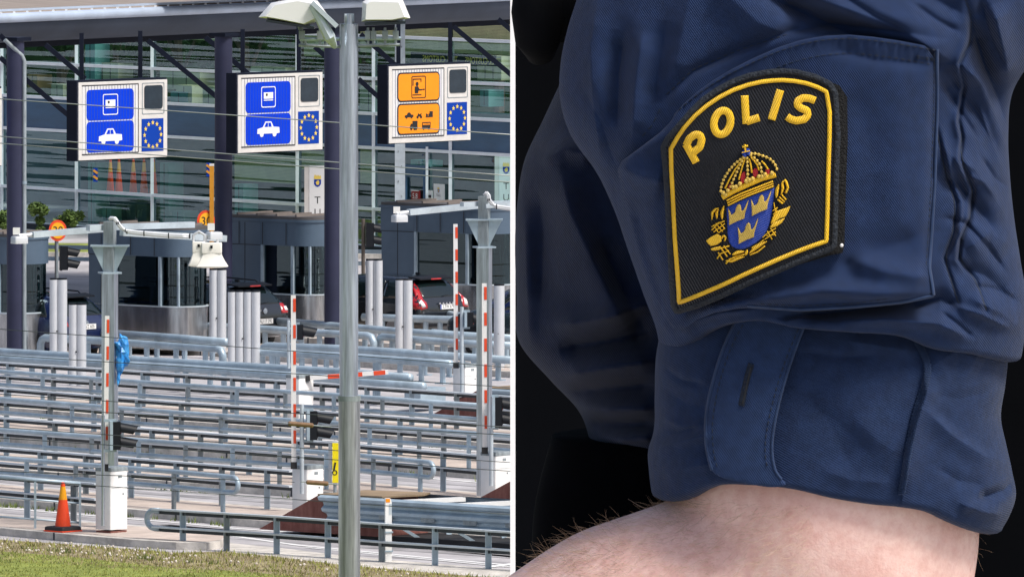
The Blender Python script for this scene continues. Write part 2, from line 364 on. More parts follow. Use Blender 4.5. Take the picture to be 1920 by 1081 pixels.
# ------------------------------------------------------------------ fences
UZ_ = Vector((0, 0, 1)); M_railtop_lit = mat('rail_top_lit', (.58, .64, .69), .4, .2, var=.1, vs=3); M_channel_shade = mat("rail_channel_shade", (.035, .045, .055), .6, .2, var=.2, vs=3)  # light painted in: paler top plate, web darkened as groove shade
def fence(kind, label, line, h, posts, drop=.27, r=.045, end=None, base_h=.13, group="railings between the lanes", rails=2):
    pts = [W(x, y, h) for x, y in line]; x0 = min(p[0] for p in line); mid = pts[len(pts) // 2]
    t = thing("lane_railing" if kind != 'T' else "pipe_barrier", label, "railing" if kind != 'T' else "barrier", (mid.x, mid.y, 0), 0, group)
    lower = [p - Vector((0, 0, drop)) for p in pts]
    if kind == 'A':
        if end == 'U':
            d = (pts[-1] - pts[-2]).normalized(); arc = []
            for k in range(7):
                a = math.pi * k / 6; arc.append(pts[-1] - Vector((0, 0, drop / 2)) + d * (math.sin(a) * drop / 2) + Vector((0, 0, math.cos(a) * drop / 2)))
            MB().tube(pts + arc[1:-1] + lower[::-1], r, 10).build("rail", M_galv, t, 'all')
        else:
            MB().tube(pts, r, 10).build("rail", M_galv, t, 'all')
            MB().tube(lower, r * .95, 10).build("rail", M_galv, t, 'all')
    elif kind == 'B':
        for q in (pts, lower)[:rails]:
            mb = MB()
            w_ = MB()
            for a, b in zip(q, q[1:]):
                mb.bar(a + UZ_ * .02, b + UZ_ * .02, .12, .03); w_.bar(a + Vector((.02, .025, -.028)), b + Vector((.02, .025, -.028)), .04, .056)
            mb.build("rail", M_railtop_lit, t); w_.build("rail_web", M_channel_shade, t)
        if end == 'U':
            d = (pts[0] - pts[1]).normalized(); arc = []
            for k in range(9):
                a = math.pi * k / 8; arc.append(pts[0] - Vector((0, 0, drop / 2)) + d * (math.sin(a) * drop / 2) + Vector((0, 0, math.cos(a) * drop / 2)))
            MB().tube([pts[0] - d * .12] + arc + [lower[0] - d * .12], .05, 10).build("end_bend", M_galv, t, 'all')
    else:
        q = list(pts)
        if end and 'L' in end:
            d = (pts[0] - pts[1]).normalized(); q = [pts[0] + d * .13 - Vector((0, 0, h - base_h)), pts[0] + d * .13 - Vector((0, 0, .14)), pts[0] + d * .08 - Vector((0, 0, .04))] + q
        if end and 'R' in end:
            d = (pts[-1] - pts[-2]).normalized(); q += [pts[-1] + d * .1 - Vector((0, 0, .03)), pts[-1] + d * .17 - Vector((0, 0, .14)), pts[-1] + d * .17 - Vector((0, 0, h - base_h))]
        MB().tube(q, r, 12).build("pipe", M_galv, t, 'all')
    for i, px in enumerate(posts):
        y = lerp_poly(line, px); p = W(px, y, h); f = Vector((p.x, p.y, base_h if kind != 'D' else 0)); mb = MB()
        if kind == 'T':
            mb.tube([f, p - Vector((0, 0, r * .6))], .062, 9); mb.box(f + Vector((0, 0, .012)), (.24, .24, .024), LANE); mb.build("post", M_galv, t, True)
        elif kind == 'B':
            q = f + Vector((-.02, .05, 0)); zt = Vector((0, 0, h - base_h + .02))
            for dx in (-.045, .045): mb.bar(q + Vector((dx, 0, 0)), q + zt + Vector((dx, 0, 0)), .018, .10, (0, 1, 0))
            mb.bar(q, q + zt, .075, .02, (0, 1, 0)); mb.build("post", M_galvd if i % 3 == 1 else M_galv, t)
        else:
            mb.bar(f, p - Vector((0, 0, .02)), .085, .07, (0, 1, 0)); mb.bar(f + Vector((.012, -.04, 0)), p + Vector((.012, -.04, -.06)), .03, .02, (0, 1, 0)); mb.build("post", M_galvd if i % 2 else M_galv, t)
    return t
def seq(a, b, s): return [a + s * i for i in range(int((b - a) / s) + 1)]
fence('A', "round double railing along the farthest lane, ending at the right camera mast", A1, .8, seq(80, 900, 91))
fence('B', "flat topped railing behind the farthest round double railing", B1, .82, seq(18, 930, 84))
fence('A', "round double railing running second from the back, right across the plaza", A2, .8, seq(135, 950, 93))
fence('B', "flat topped railing just behind the second round double railing", B2, .82, seq(14, 940, 82))
fence('A', "round double railing in the middle lane, ending in a U bend near the right", A3, .8, seq(84, 790, 88), end='U')
fence('B', "flat topped railing running to the white cabinet beside the right mast", B3, .82, seq(14, 880, 91))
fence('A', "round double railing ending in a U bend left of the middle white cabinet", A4, .8, seq(50, 425, 92), end='U')
fence('B', "flat topped railing running to the white cabinet by the middle barrier", B4, .82, seq(78, 540, 85))
fence('B', "short flat topped railing behind the orange cone, ending at a white cabinet", B5, .82, [53, 140])
fence('B', "low two bar railing closest to the lawn, curved at its left end", [(288, 956), (345, 959.5), (521, 970), (718, 984), (955, 999), (1040, 1005)], .62, [345, 427, 521, 617, 718, 818, 918], drop=.30, end='U', base_h=0)
# thick pipe barriers by the booths: line, height, right/left bends
TG = "thick pipe barriers around the booths"
pipes = [([(170, 622), (330, 633), (425, 641)], .62, '', seq(190, 420, 52), "thick pipe barrier behind the blue estate car and left booth"),
         ([(84, 633), (200, 639), (330, 648), (408, 653)], .58, 'LR', seq(110, 390, 55), "thick pipe barrier bent down beside the row of four bollards"),
         ([(-20, 657.5), (0, 659), (330, 679), (640, 697), (770, 708)], .62, '', seq(22, 760, 62), "long upper thick pipe barrier ending below the lowered red barrier"),
         ([(-20, 670), (0, 671), (330, 689), (640, 711), (795, 724)], .55, '', seq(60, 760, 72), "long lower thick pipe barrier just above the flat railings"),
         ([(500, 600), (632, 611), (760, 622), (960, 634)], .62, '', [], "thick pipe barrier passing behind the dark foreground lamp post, far row"),
         ([(372, 610), (500, 617), (650, 627), (690, 629)], .58, 'LR', seq(395, 680, 34), "thick pipe barrier in front of the black estate car, bent at both ends"),
         ([(500, 648), (632, 653), (700, 657), (960, 675)], .58, 'L', seq(520, 950, 46), "thick pipe barrier right of the four bollards, upper of the two"),
         ([(447, 657), (632, 667), (800, 679), (846, 682)], .56, 'L', seq(470, 840, 40), "thick pipe barrier starting at the four bollards, lower of the two"),
         ([(675, 588), (738, 591)], .58, '', [680, 702, 730], "short thick pipe barrier left of the black car with red tall lamps"),
         ([(772, 577), (862, 592), (960, 601)], .62, '', [], "thick pipe barrier touching the black car with tall red lamps"),
         ([(680, 594), (772, 597), (862, 599), (960, 607)], .58, '', seq(690, 950, 27), "thick pipe barrier in front of the black car with tall red lamps"),
         ([(676, 616), (788, 624)], .58, 'R', seq(684, 780, 30), "thick pipe barrier with bent elbow in the middle of the right lanes"),
         ([(812, 623), (862, 629), (960, 635)], .58, 'L', seq(830, 950, 30), "thick pipe barrier starting right of the bent elbow"),
         ([(717, 631), (862, 643), (960, 648)], .56, 'L', seq(735, 955, 33), "thick pipe barrier below the bent elbow in the right lanes")]
for ln, h, e, ps, lab in pipes: fence('T', lab, ln, h, ps, r=.085, end=e, group=TG)
# small pedestrian barrier by the cone
pts = [(-10, 895), (66, 901), (150, 909)]
t = thing("hand_rail", "thin three bar hand rail in front of the orange cone", "railing", W(100, 1006))
Yh = W(100, 1004).y
for k, (a, b) in enumerate((((-10, 893), (151, 906)), ((-10, 930), (151, 943)), ((-10, 967), (151, 979)))):
    MB().tube([P(*a, Yh), P(*b, Yh)], (.035, .018, .018)[k], 8).build("rail", M_galv, t, 'all')
for x, y0, y1 in ((66, 901, 1005), (150, 906, 1012)): MB().bar(P(x, y0, Yh - .03), P(x, y1, Yh - .03), .04, .05, (0, 1, 0)).build("post", M_galv, t)
# ------------------------------------------------------------------ street furniture
LX = Vector((.648, .762, 0)); LY = Vector((-.762, .648, 0)); UZ = Vector((0, 0, 1))
def local(t, name, mb, m, smooth=False): return mb.build(name, m, t, smooth, world=False)
# bollards clad in aluminium: each is a row of half round columns
def bollard(px, py, wpx, hpx, n, lab):
    g = W(px, py, .13); s = scl(g.y); hh = hpx / s; wd = wpx / s; rr = wd / n / 2
    t = thing("clad_bollard", lab, "bollard", g, 0, "tall aluminium bollards beside the booths")
    for k in range(n):
        x = -wd / 2 + rr * (2 * k + 1); r2 = rr * (1.0 if k < n - 1 else 1.12)
        mb = MB(); mb.tube([(x, .0, 0), (x, 0, hh)], r2, 20); local(t, "column", mb, M_alu, True)
        mb = MB(); mb.tube([(x, 0, hh), (x, 0, hh + .035)], r2 * .97, 16); local(t, "cap", mb, M_black, True)
    mb = MB(); mb.ball((-.02, -rr * .97, hh * .42), .018, 6, 5); local(t, "fastener", mb, M_black)
for a in ((109, 690, 32, 166, 2, "twin column bollard in front of the dark car at far left"), (145, 722, 32, 151, 2, "shorter twin column bollard covering the far left car's plate"),
          (408, 661, 31, 155, 2, "twin column bollard left of the black estate car"), (457, 697, 60, 150, 4, "four column bollard beside the black estate car"),
          (701, 645, 31, 157, 2, "twin column bollard just right of the foreground lamp post"), (757, 674, 31, 149, 2, "twin column bollard covering the side of the car with tall red lamps"),
          (936, 690, 18, 155, 1, "single column bollard right of the right camera mast")): bollard(*a)
# white barrier cabinets with booms
def cabinet(px, py, top, lab, wd=.44):
    g = W(px, py, .13); s = scl(g.y); hh = (py - top) / s
    t = thing("barrier_cabinet", lab, "barrier cabinet", g, LANE, "white barrier cabinets")
    local(t, "housing", MB().rbox((0, 0, hh / 2 + .03), (wd, wd * .82, hh - .06), .025), M_white, True)
    local(t, "lid", MB().rbox((0, 0, hh + .02), (wd * 1.02, wd * .84, .07), .02), M_galvd, True)
    local(t, "plinth", MB().box((0, 0, .015), (wd * .94, wd * .76, .04)), M_rust)
    mb = MB(); mb.box((0, -wd * .41, hh * .72), (wd * .9, .004, .006)); mb.box((.02, -wd * .41, hh * .9), (.10, .004, .05)); mb.box((.1, -wd * .41, hh * .62), (.03, .012, .03))
    local(t, "door_seam", mb, M_galvd)
    return t, g, hh, s
def boom(px, py0, py1, Y, lab, wpx=9, flat=None):
    s = scl(Y); L = (py1 - py0) / s
    base = P(px, py1, Y) if not flat else P(*flat[0], Y)
    t = thing("barrier_boom", lab, "barrier boom", base, 0, "red and white barrier booms")
    if flat:
        d = P(*flat[1], Y) - base; L = d.length; d.normalize()
    else: d = (P(px + (3 if px < 300 else -1), py0, Y) - base).normalized()
    wd = wpx / s
    local(t, "boom", MB().bar((0, 0, 0), d * L, wd, wd * .8, (0, 1, 0)), M_white)
    k = 0; q = .03
    mb = MB(); n = int(L / .46)
    u = Vector((1, 0, 0)) if not flat else UZ
    for i in range(n):
        z1 = L - .06 - i * .46; c = d * (z1 - .12) + Vector((0, -wd * .42, 0)) + u * (wd * .22 if not flat else 0)
        mb = MB(); mb.bar(d * (z1 - .23) + Vector((0, -wd * .405, 0)) + u * (wd * .24 if not flat else 0), d * z1 + Vector((0, -wd * .405, 0)) + u * (wd * .24 if not flat else 0), wd * (.56 if not flat else 1.02), .012, (0, 1, 0)); local(t, "reflective_band", mb, M_red)
    local(t, "clamp", MB().bar(-d * .02, d * .10, wd * 1.3, wd * 1.1, (0, 1, 0)), M_dark)
    return t
c1, g1, h1, s1 = cabinet(209, 997, 880, "white barrier cabinet at the left mast beside the orange cone")
c2, g2, h2, s2 = cabinet(577, 972, 876, "white barrier cabinet behind the rust red ramp, near the lamp post")
c4, g4, h4, s4 = cabinet(930, 942, 851, "white barrier cabinet at the foot of the right mast")
c3, g3, h3, s3 = cabinet(873, 748, 686, "white barrier cabinet behind the right railings, left of the right mast", .42)
c5, g5, h5, s5 = cabinet(562, 792, 706, "white barrier cabinet with the lowered boom in the middle of the railings", .44)
boom(198, 592, 880, g1.y - .45, "upright red and white boom standing in front of the left mast", 8)
boom(551, 553, 876, g2.y - .4, "upright red and white boom left of the foreground lamp post", 9)
boom(909, 531, 848, g4.y - .45, "upright red and white boom in front of the right mast", 9)
boom(855, 420, 688, g3.y - .4, "tallest reaching red and white boom, left of the right mast", 8)
boom(0, 0, 0, g5.y - .1, "lowered red and white boom lying flat behind the foreground lamp post", 8, flat=((572, 709), (728, 697)))
# signal posts: a thin pole with a two lamp signal
def signal(px, ptop, pbot, Y, sx, sy0, sy1, lab, lenses=2, polew=8, polem=None, bracket=True, face=1, lit=False):
    s = scl(Y); base = P(px, pbot, Y); t = thing("lane_signal", lab, "traffic light", base, 0, "lane traffic lights")
    hh = (pbot - ptop) / s
    if polew: local(t, "pole", MB().tube([(0, 0, 0), (0, 0, hh)], polew / s / 2, 10), polem or M_galvl, True)
    ox = (sx - px) / s; z0 = (pbot - sy1) / s; z1 = (pbot - sy0) / s; hz = (z1 - z0)
    d = LX * .75 * face - LY * .66; d = d.normalized(); sd_ = Vector((-d.y, d.x, 0)); c = Vector((ox, 0, (z0 + z1) / 2))
    bw = hz / lenses * .8
    local(t, "backplate", MB().bar(c - UZ * hz * .52, c + UZ * hz * .52, bw * 1.0, .05, d), M_galv if bracket else M_black)
    local(t, "housing", MB().bar(c - UZ * hz / 2 + d * .09, c + UZ * hz / 2 + d * .09, bw * .95, .14, d), M_black)
    for k in range(lenses):
        q = c + UZ * (hz * ((k + .5) / lenses - .5)) + d * .16; r = hz / lenses * .44
        mb = MB(); n = 14; a0, a1 = -35, 215; v = []; f = []
        for i in range(n + 1):
            a = R(a0 + (a1 - a0) * i / n); o = sd_ * (math.cos(a) * r) + UZ * (math.sin(a) * r)
            dep = .20 + .10 * max(0, math.sin(a) * .6 + .5)
            v += [q + o, q + o * .95 + d * dep - UZ * dep * .18, q + o * .9, q + o * .86 + d * dep * .98 - UZ * dep * .18]
        for i in range(n):
            b = i * 4; f += [(b, b + 4, b + 5, b + 1), (b + 2, b + 3, b + 7, b + 6), (b + 1, b + 5, b + 7, b + 3)]
        mb.add(v, f); local(t, "visor", mb, M_black, True)
        mb = MB(); mb.tube([q, q + d * .015], r * .86, 14); local(t, "lens", mb, M_led if lit and k == lenses - 1 else (M_tl if k == lenses - 1 else M_dark))
    if bracket and polew:
        for zz in (z0 - .02, z1 + .02): local(t, "bracket", MB().bar((0, 0, zz), c * 1 + Vector((0, 0, zz - c.z)) + d * .1, .05, .05), M_galv)
    return t
signal(193, 778, 985, g1.y - .6, 208, 790, 842, "black two lamp signal on the left mast above the white cabinet", polew=7, polem=M_pole)
signal(566, 757, 925, g2.y - .5, 577, 770, 824, "black two lamp signal beside the middle barrier boom", polew=8)
signal(921, 800, 910, g4.y - .55, 924, 744, 800, "black two lamp signal cut by the right edge of the plaza view", polew=8)
signal(866, 575, 735, g3.y - .5, 872, 585, 612, "single round signal low on a pole beside the tallest boom", lenses=1, polew=7)
signal(541, 600, 690, P(541, 690, 222).y, 553, 608, 636, "single round signal low on a pole left of the lamp post", lenses=1, polew=6)
signal(106, 445, 560, 252, 114, 462, 506, "dark signal under the left round speed sign", polew=7, polem=M_pole2, bracket=False)
signal(681, 410, 610, 258, 688, 418, 462, "dark signal seen just right of the foreground lamp post", polew=7, polem=M_pole2, bracket=False)
ts = signal(540, 600, 640, 245.1, 538, 438, 478, "black signal added in the middle booth in place of a red glass reflection", polew=0, bracket=False, lit=True)  # added inside the booth to imitate a signal's reflection in its glass
# round speed signs
def speed_sign(px, py, Y, r_px, lab, pole_to):
    s = scl(Y); base = P(px, pole_to, Y); t = thing("speed_sign", lab, "speed sign", base, R(18), "round speed limit signs")
    z = (pole_to - py) / s; r = r_px / s
    def disc(rr, y, m, nm):
        mb = MB(); mb.ext([(rr * math.cos(2 * math.pi * k / 32), y, z + rr * 1.14 * math.sin(2 * math.pi * k / 32)) for k in range(32)], (0, -.012, 0)); local(t, nm, mb, m)
    local(t, "pole", MB().tube([(0, .05, 0), (0, .05, z + r)], .035, 10), M_galvd, True)
    disc(r, .0, M_red, "red_ring"); disc(r * .76, -.014, mat("sign_amber", (.9, .42, .01), .5, var=0) if "sign_amber" not in MATS else MATS["sign_amber"], "face")
    mb = MB(); add_text(mb, "30", (0, -.03, z - r * .42), (1, 0, 0), (0, 0, 1), r * 1.25, .95); local(t, "numerals", mb, M_ink)
speed_sign(108, 432, 250, 17.5, "round amber speed sign with red ring, left of the left mast", 560)
speed_sign(386, 414, 253, 17.5, "round amber speed sign with red ring, behind the lamps of the left mast", 560)
# ochre marker pole
t = thing("height_marker", "slim ochre height post beside the middle round column", "post", P(397, 560, 253))
MB().box((P(397, 435, 253) + Vector((0, 0, 0))), (.1, .1, 250 / scl(253))).build("post", M_amber, t)
MB().box(P(397, 309, 253), (.11, .11, .05)).build("cap", M_white, t)
# camera masts (toll portals) -------------------------------------------------
def mast(px, ptop, pfoot, wpx, beams, cams, lab, flange):
    g = W(px, pfoot, .13); Y = g.y; s = scl(Y); t = thing("camera_mast", lab, "camera mast", g, 0, "portal masts with cameras over the lanes")
    hh = (pfoot - ptop) / s; wd = wpx / s
    zf = (pfoot - flange) / s
    local(t, "lower_post", MB().bar((0, 0, 0), (0, 0, zf), wd, wd * .9, (.3, 1, 0)), M_pole)
    local(t, "upper_post", MB().bar((0, 0, zf), (0, 0, hh), wd * .78, wd * .75, (.3, 1, 0)), M_galvd)
    local(t, "flange", MB().box((0, 0, zf), (wd * 1.5, wd * 1.4, .03), .3), M_galv)
    z1 = hh - .42
    mb = MB()
    for sgn in (-1, 1):
        mb.ext([(sgn * wd * .35, -wd * .2, z1 - .5), (sgn * wd * .35, -wd * .2, z1 - .02), (sgn * wd * 1.35, -wd * .2, z1 - .02)][::sgn], (0, .03, 0))
    mb.box((0, 0, z1), (wd * 2.9, wd * 1.1, .03)); local(t, "gusset", mb, M_galv)
    for (x0, y0, x1, y1, tk, cap) in beams:
        a = P(x0, y0, Y - .05) - g; b = P(x1, y1, Y - .05 + (x1 - x0) / s * .5) - g
        local(t, "beam", MB().bar(a, b, .16, tk / s), M_galvl)
        if cap == 'stub':
            local(t, "beam_stub", MB().tube([a + (a - b).normalized() * .25, a], .04, 10), M_alu, True)
    for (cx, cy) in cams:
        c = P(cx, cy, Y - .15) - g
        local(t, "camera_bracket", MB().box(c + Vector((-.02, 0, .1)), (.12, .06, .12)), M_white)
        mb = MB(); mb.rbox((c.x + .03, c.y, c.z - .05), (.26, .2, .13), .03, .5); k = local(t, "camera_housing", mb, M_alu, True)
    return t, g, s, Y
tL, gL, sL, YL = mast(206, 415, 988, 25, [(60, 440, 206, 428, 11, 'stub'), (165, 427, 362, 421, 11, ''), (228, 436, 422, 447, 12, '')], [(33, 444), (398, 436)], "tall steel mast on the left with two camera arms and white lamps", 511)
tR, gR, sR, YR = mast(908, 368, 930, 24, [(766, 398, 908, 384, 11, 'stub'), (866, 383, 1010, 378, 8, ''), (908, 386, 1010, 381, 8, '')], [(746, 404)], "tall steel mast on the right with a single camera arm", 463)
def cable(t, g, Y, pts, nm="cable"):
    MB().tube([P(x, y, Y - .2) - g for x, y in pts], .028, 8).build(nm, M_alu, t, 'all', world=False)
    for x, y in pts[3::2]: MB().tube([P(x - 1, y, Y - .2) - g, P(x + 1, y, Y - .2) - g], .034, 8).build("cable_tie", M_black, t, world=False)
for off in (0, 3): cable(tL, gL, YL, [(204 + off, 412), (208 + off, 408), (213 + off, 409), (219 + off, 418), (226 + off, 427), (235 + off, 432 + off), (252, 434 + off), (270, 436 + off), (292, 438 + off), (316, 440 + off), (340, 441 + off), (356, 441 + off)])
for off in (0, 3): cable(tR, gR, YR, [(907 + off, 366), (911 + off, 361), (914 + off, 366), (915 + off, 374), (921 + off, 382), (931, 386 + off), (945, 388 + off), (960, 390 + off), (1000, 391 + off)])
# bell lamps under the left mast arm
def bell(px, py, wpx, lab):
    s = sL; c = P(px, py, YL - .2); t = thing("lane_floodlight", lab, "floodlight", c, 0, "white lamps under the left mast arm"); k = wpx / s / 2
    local(t, "lamp_body", MB().rbox((0, 0, -.12), (k * 1.45, k * 1.1, .18), .02), M_offw, True)
    mb = MB(); n = 24; pr = [(.70, -.19), (.74, -.25), (.95, -.35), (1.2, -.44), (1.16, -.455), (.6, -.47)]; v = []
    for r_, z in pr:
        for j in range(n):
            a = 2 * math.pi * j / n; ca, sa = math.cos(a), math.sin(a); q = max(abs(ca), abs(sa)) ** .6
            v.append((k * r_ * ca / q, k * r_ * .75 * sa / q, z))
    f = [(i * n + j, i * n + (j + 1) % n, (i + 1) * n + (j + 1) % n, (i + 1) * n + j) for i in range(len(pr) - 1) for j in range(n)] + [tuple((len(pr) - 1) * n + j for j in range(n))]
    mb.add(v, f); local(t, "shade", mb, M_offw, True)
    mb = MB(); mb.tube([(-.1, 0, -.03), (-.1, 0, .08), (0, 0, .14), (.1, 0, .08), (.1, 0, -.03)], .025, 8); local(t, "hook", mb, M_alu, True)
    local(t, "latch", MB().box((.0, -k * .58, -.1), (.04, .03, .05)), M_black)
bell(373, 449, 34, "left white bell lamp hanging from the mast arm"); bell(397, 451, 52, "larger right white bell lamp hanging from the mast arm")
# orange cone, delineator, hazard board, plastic bag
def cone(loc, hgt, rb, lab, plain=False):
    t = thing("traffic_cone", lab, "traffic cone", loc, .5, None if not plain else "cones stored behind the facade glass")
    if not plain:
        local(t, "base", MB().rbox((0, 0, .05), (rb * 3.1, rb * 3.1, .08), .03, .3), M_dark, True)
        local(t, "base_rim", MB().rbox((0, 0, .012), (rb * 3.2, rb * 3.2, .02), .008, .3), M_cone, True)
    rr = lambda z: rb + (.032 - rb) * z / hgt
    local(t, "cone", MB().lathe([(rr(.06), .06), (rr(hgt * .65), hgt * .65)], n=28), M_cone, True)
    local(t, "yellow_band", MB().lathe([(rr(hgt * .65) * 1.01, hgt * .65), (rr(hgt * .92) * 1.01, hgt * .92)], n=28), M_coney, True)
    local(t, "tip", MB().lathe([(rr(hgt * .92), hgt * .92), (rr(hgt * .97), hgt * .97), (.03, hgt), (.012, hgt + .005)], n=20), M_cone, True)
cone(W(118, 995, .134), .84, .15, "orange cone with a yellow band standing on the kerb island")
gd = W(728, 1051); sd1 = scl(gd.y)
t = thing("marker_post", "white edge post with an orange top strapped to the front railing", "marker post", gd + Vector((0, -.15, 0)), .2)
hp = 119 / sd1
mb = MB(); mb.ext([(-.055, -.04, 0), (.055, -.04, 0), (.055, .04, 0), (-.055, .04, 0)], (0, 0, hp - .06)); mb.ext([(-.055, -.04, hp - .06), (.055, -.04, hp - .06), (.03, -.04, hp), (-.055, -.04, hp)], (0, .08, 0)); local(t, "post", mb, M_white)
local(t, "orange_reflector", MB().box((-.012, -.042, hp - .035), (.07, .006, .06)), M_orange)
local(t, "reflector", MB().box((.03, -.042, hp - .18), (.045, .006, .18)), M_galvl)
for z in (.18, .5): local(t, "strap", MB().box((0, 0, z), (.15, .11, .025)), M_galv)
t = thing("hazard_marker", "yellow upright marker board partly hidden by the lamp post", "marker board", P(628, 962, 190), 0)
MB().box(P(629.5, 867, 190), (.12, .06, 74 / scl(190))).build("board", M_sy, t); MB().box(P(619, 867, 190.02), (.06, .07, 76 / scl(190))).build("edge", M_pole, t)
MB().tube([P(628, 905, 190.03), P(628, 960, 190.03)], .03, 8).build("leg", M_galvd, t)
mb = MB(); add_text(mb, "o", P(627.5, 890, 189.965), (1, 0, 0), (0, 0, 1), .2); mb.bar(P(626, 882, 189.96), P(629, 866, 189.96), .03, .004, (0, 1, 0)); mb.build("symbol", M_ink, t)
# crumpled plastic bag: lumpy closed surface
def lump(c, r, seed, amp=.25, nu=26, nv=18, drop=0):
    rr = random.Random(seed); ph = [(rr.uniform(1, 5), rr.uniform(1, 5), rr.uniform(1, 5), rr.uniform(0, 6)) for _ in range(7)]
    mb = MB(); mb.ball((0, 0, 0), 1, nu, nv); o = []
    for x, y, z in mb.v:
        k = 1 + amp * sum(math.sin(a * x * 1.6 + b * y * 1.6 + e * z * 1.6 + p) for a, b, e, p in ph) / 3
        o.append((c[0] + x * r[0] * k, c[1] + y * r[1] * k, c[2] + z * r[2] * k - drop * max(0, x)))
    mb.v = o; return mb
Yb = gL.y - .05
t = thing("plastic_bag", "crumpled bright blue plastic bag tied to the left mast", "bag", P(231, 660, Yb))
lump(P(230, 659, Yb), (.12, .10, .29), 3, .4, 11, 8).build("bag", M_bag, t); lump(P(223, 680, Yb), (.045, .06, .17), 8, .3, 8, 7).build("gathered_neck", M_bag, t)
b2 = lump(P(222, 708, Yb), (.028, .04, .12), 4).build("plastic_scrap", M_bag, None, 'all'); tag(b2, "small blue plastic scrap on the left mast under the bag", "plastic scrap")
# crash cushions with rust red end plates
def cushion(pts, top, lab, h, Ln, wd=1.6, rails=True):
    # pts: pixel of the nose foot (left end); axis runs along -LY (towards the right and nearer)
    g = W(*pts, .0); t = thing("crash_cushion", lab, "crash cushion", g, LANE, "steel crash cushions at the island ends")
    sl = 1.35   # local frame: +Y = driving direction (left), so the ramp climbs along -Y
    mb = MB(); mb.ext([(-wd / 2, 0, .1), (-wd / 2, -sl, h), (-wd / 2, -sl - 1.2, h), (-wd / 2, -sl - 1.6, .1)], (wd, 0, 0)); local(t, "ramp", mb, M_rust)
    mb = MB(); mb.ext([(-wd / 2 - .01, -sl - .02, h + .004), (-wd / 2 - .01, -sl - 1.5, h + .03), (0, -sl - 1.9, h + .05), (wd / 2 + .01, -sl - 1.5, h + .03), (wd / 2 + .01, -sl - .02, h + .004)], (0, 0, .03)); local(t, "top_board", mb, M_tan)
    local(t, "base_beam", MB().box((0, -sl - Ln / 2 - .4, .07), (wd * .9, Ln, .1)), M_dark)
    for sx in (-1, 1):
        prof = [(0, .30), (.10, .35), (.10, .42), (.0, .48), (.0, .54), (.10, .60), (.10, .66), (0, .72), (0, .78), (.10, .83), (.10, .89), (0, .93)]
        n = len(prof); k = h / .9
        va = [(sx * (wd / 2 + .03 + x), -sl - .12 - (.9 - z) * .35, z * k) for x, z in prof] + [(sx * (wd / 2 + .0 + x), -sl - .12 - (.9 - z) * .35, z * k) for x, z in prof]
        y1 = -sl - Ln - .6
        vb = [(sx * (wd / 2 + .03 + x), y1, z * k) for x, z in prof]
        mb = MB(); mb.add([v for v in va[:n]] + vb, [((i, i + 1, n + i + 1, n + i) if sx > 0 else (i + 1, i, n + i, n + i + 1)) for i in range(n - 1)])
        mb.add([(v[0] - sx * .012, v[1], v[2]) for v in va[:n] + vb], [((i + 1, i, n + i, n + i + 1) if sx > 0 else (i, i + 1, n + i + 1, n + i)) for i in range(n - 1)])
        local(t, "side_rail", mb, M_galv)
    for i in range(int(Ln / 1.25)):
        y = -sl - 1.9 - i * 1.25
        if y < y1: break
        local(t, "cross_bar", MB().bar((-wd / 2, y, h * .97), (wd / 2, y - .35, h * .97), .16, .07), M_white)
        for sx in (-1, 1):
            local(t, "strut", MB().bar((sx * wd / 2, y, h * .4), (sx * wd * .3, y - .25, .08), .09, .05), M_galv)
    mb = MB()
    for i in range(int(Ln / .95)):
        y = -sl - 1.5 - i * .95; mb = MB(); mb.bar((-wd / 2 - .085, y, h * .6), (-wd / 2 - .085, y - .3, h * .6), .02, .07); local(t, "splice_plate", mb, M_galvd)
    return t
cushion((530, 998), 920, "long crash cushion with a rust red ramp beside the lamp post", .74, 9.0, 1.25)
cushion((892, 966), 890, "crash cushion with a rust red ramp at the far right edge", .72, 7, 1.2)
cushion((842, 786), 720, "crash cushion with a rust red ramp behind the right railings", .70, 6, 1.25)
b = MB().box(W(797, 742, .3), (.9, .4, .35), LANE + .1).build("control_box", M_galv); tag(b, "low grey steel box behind the right railings", "box")
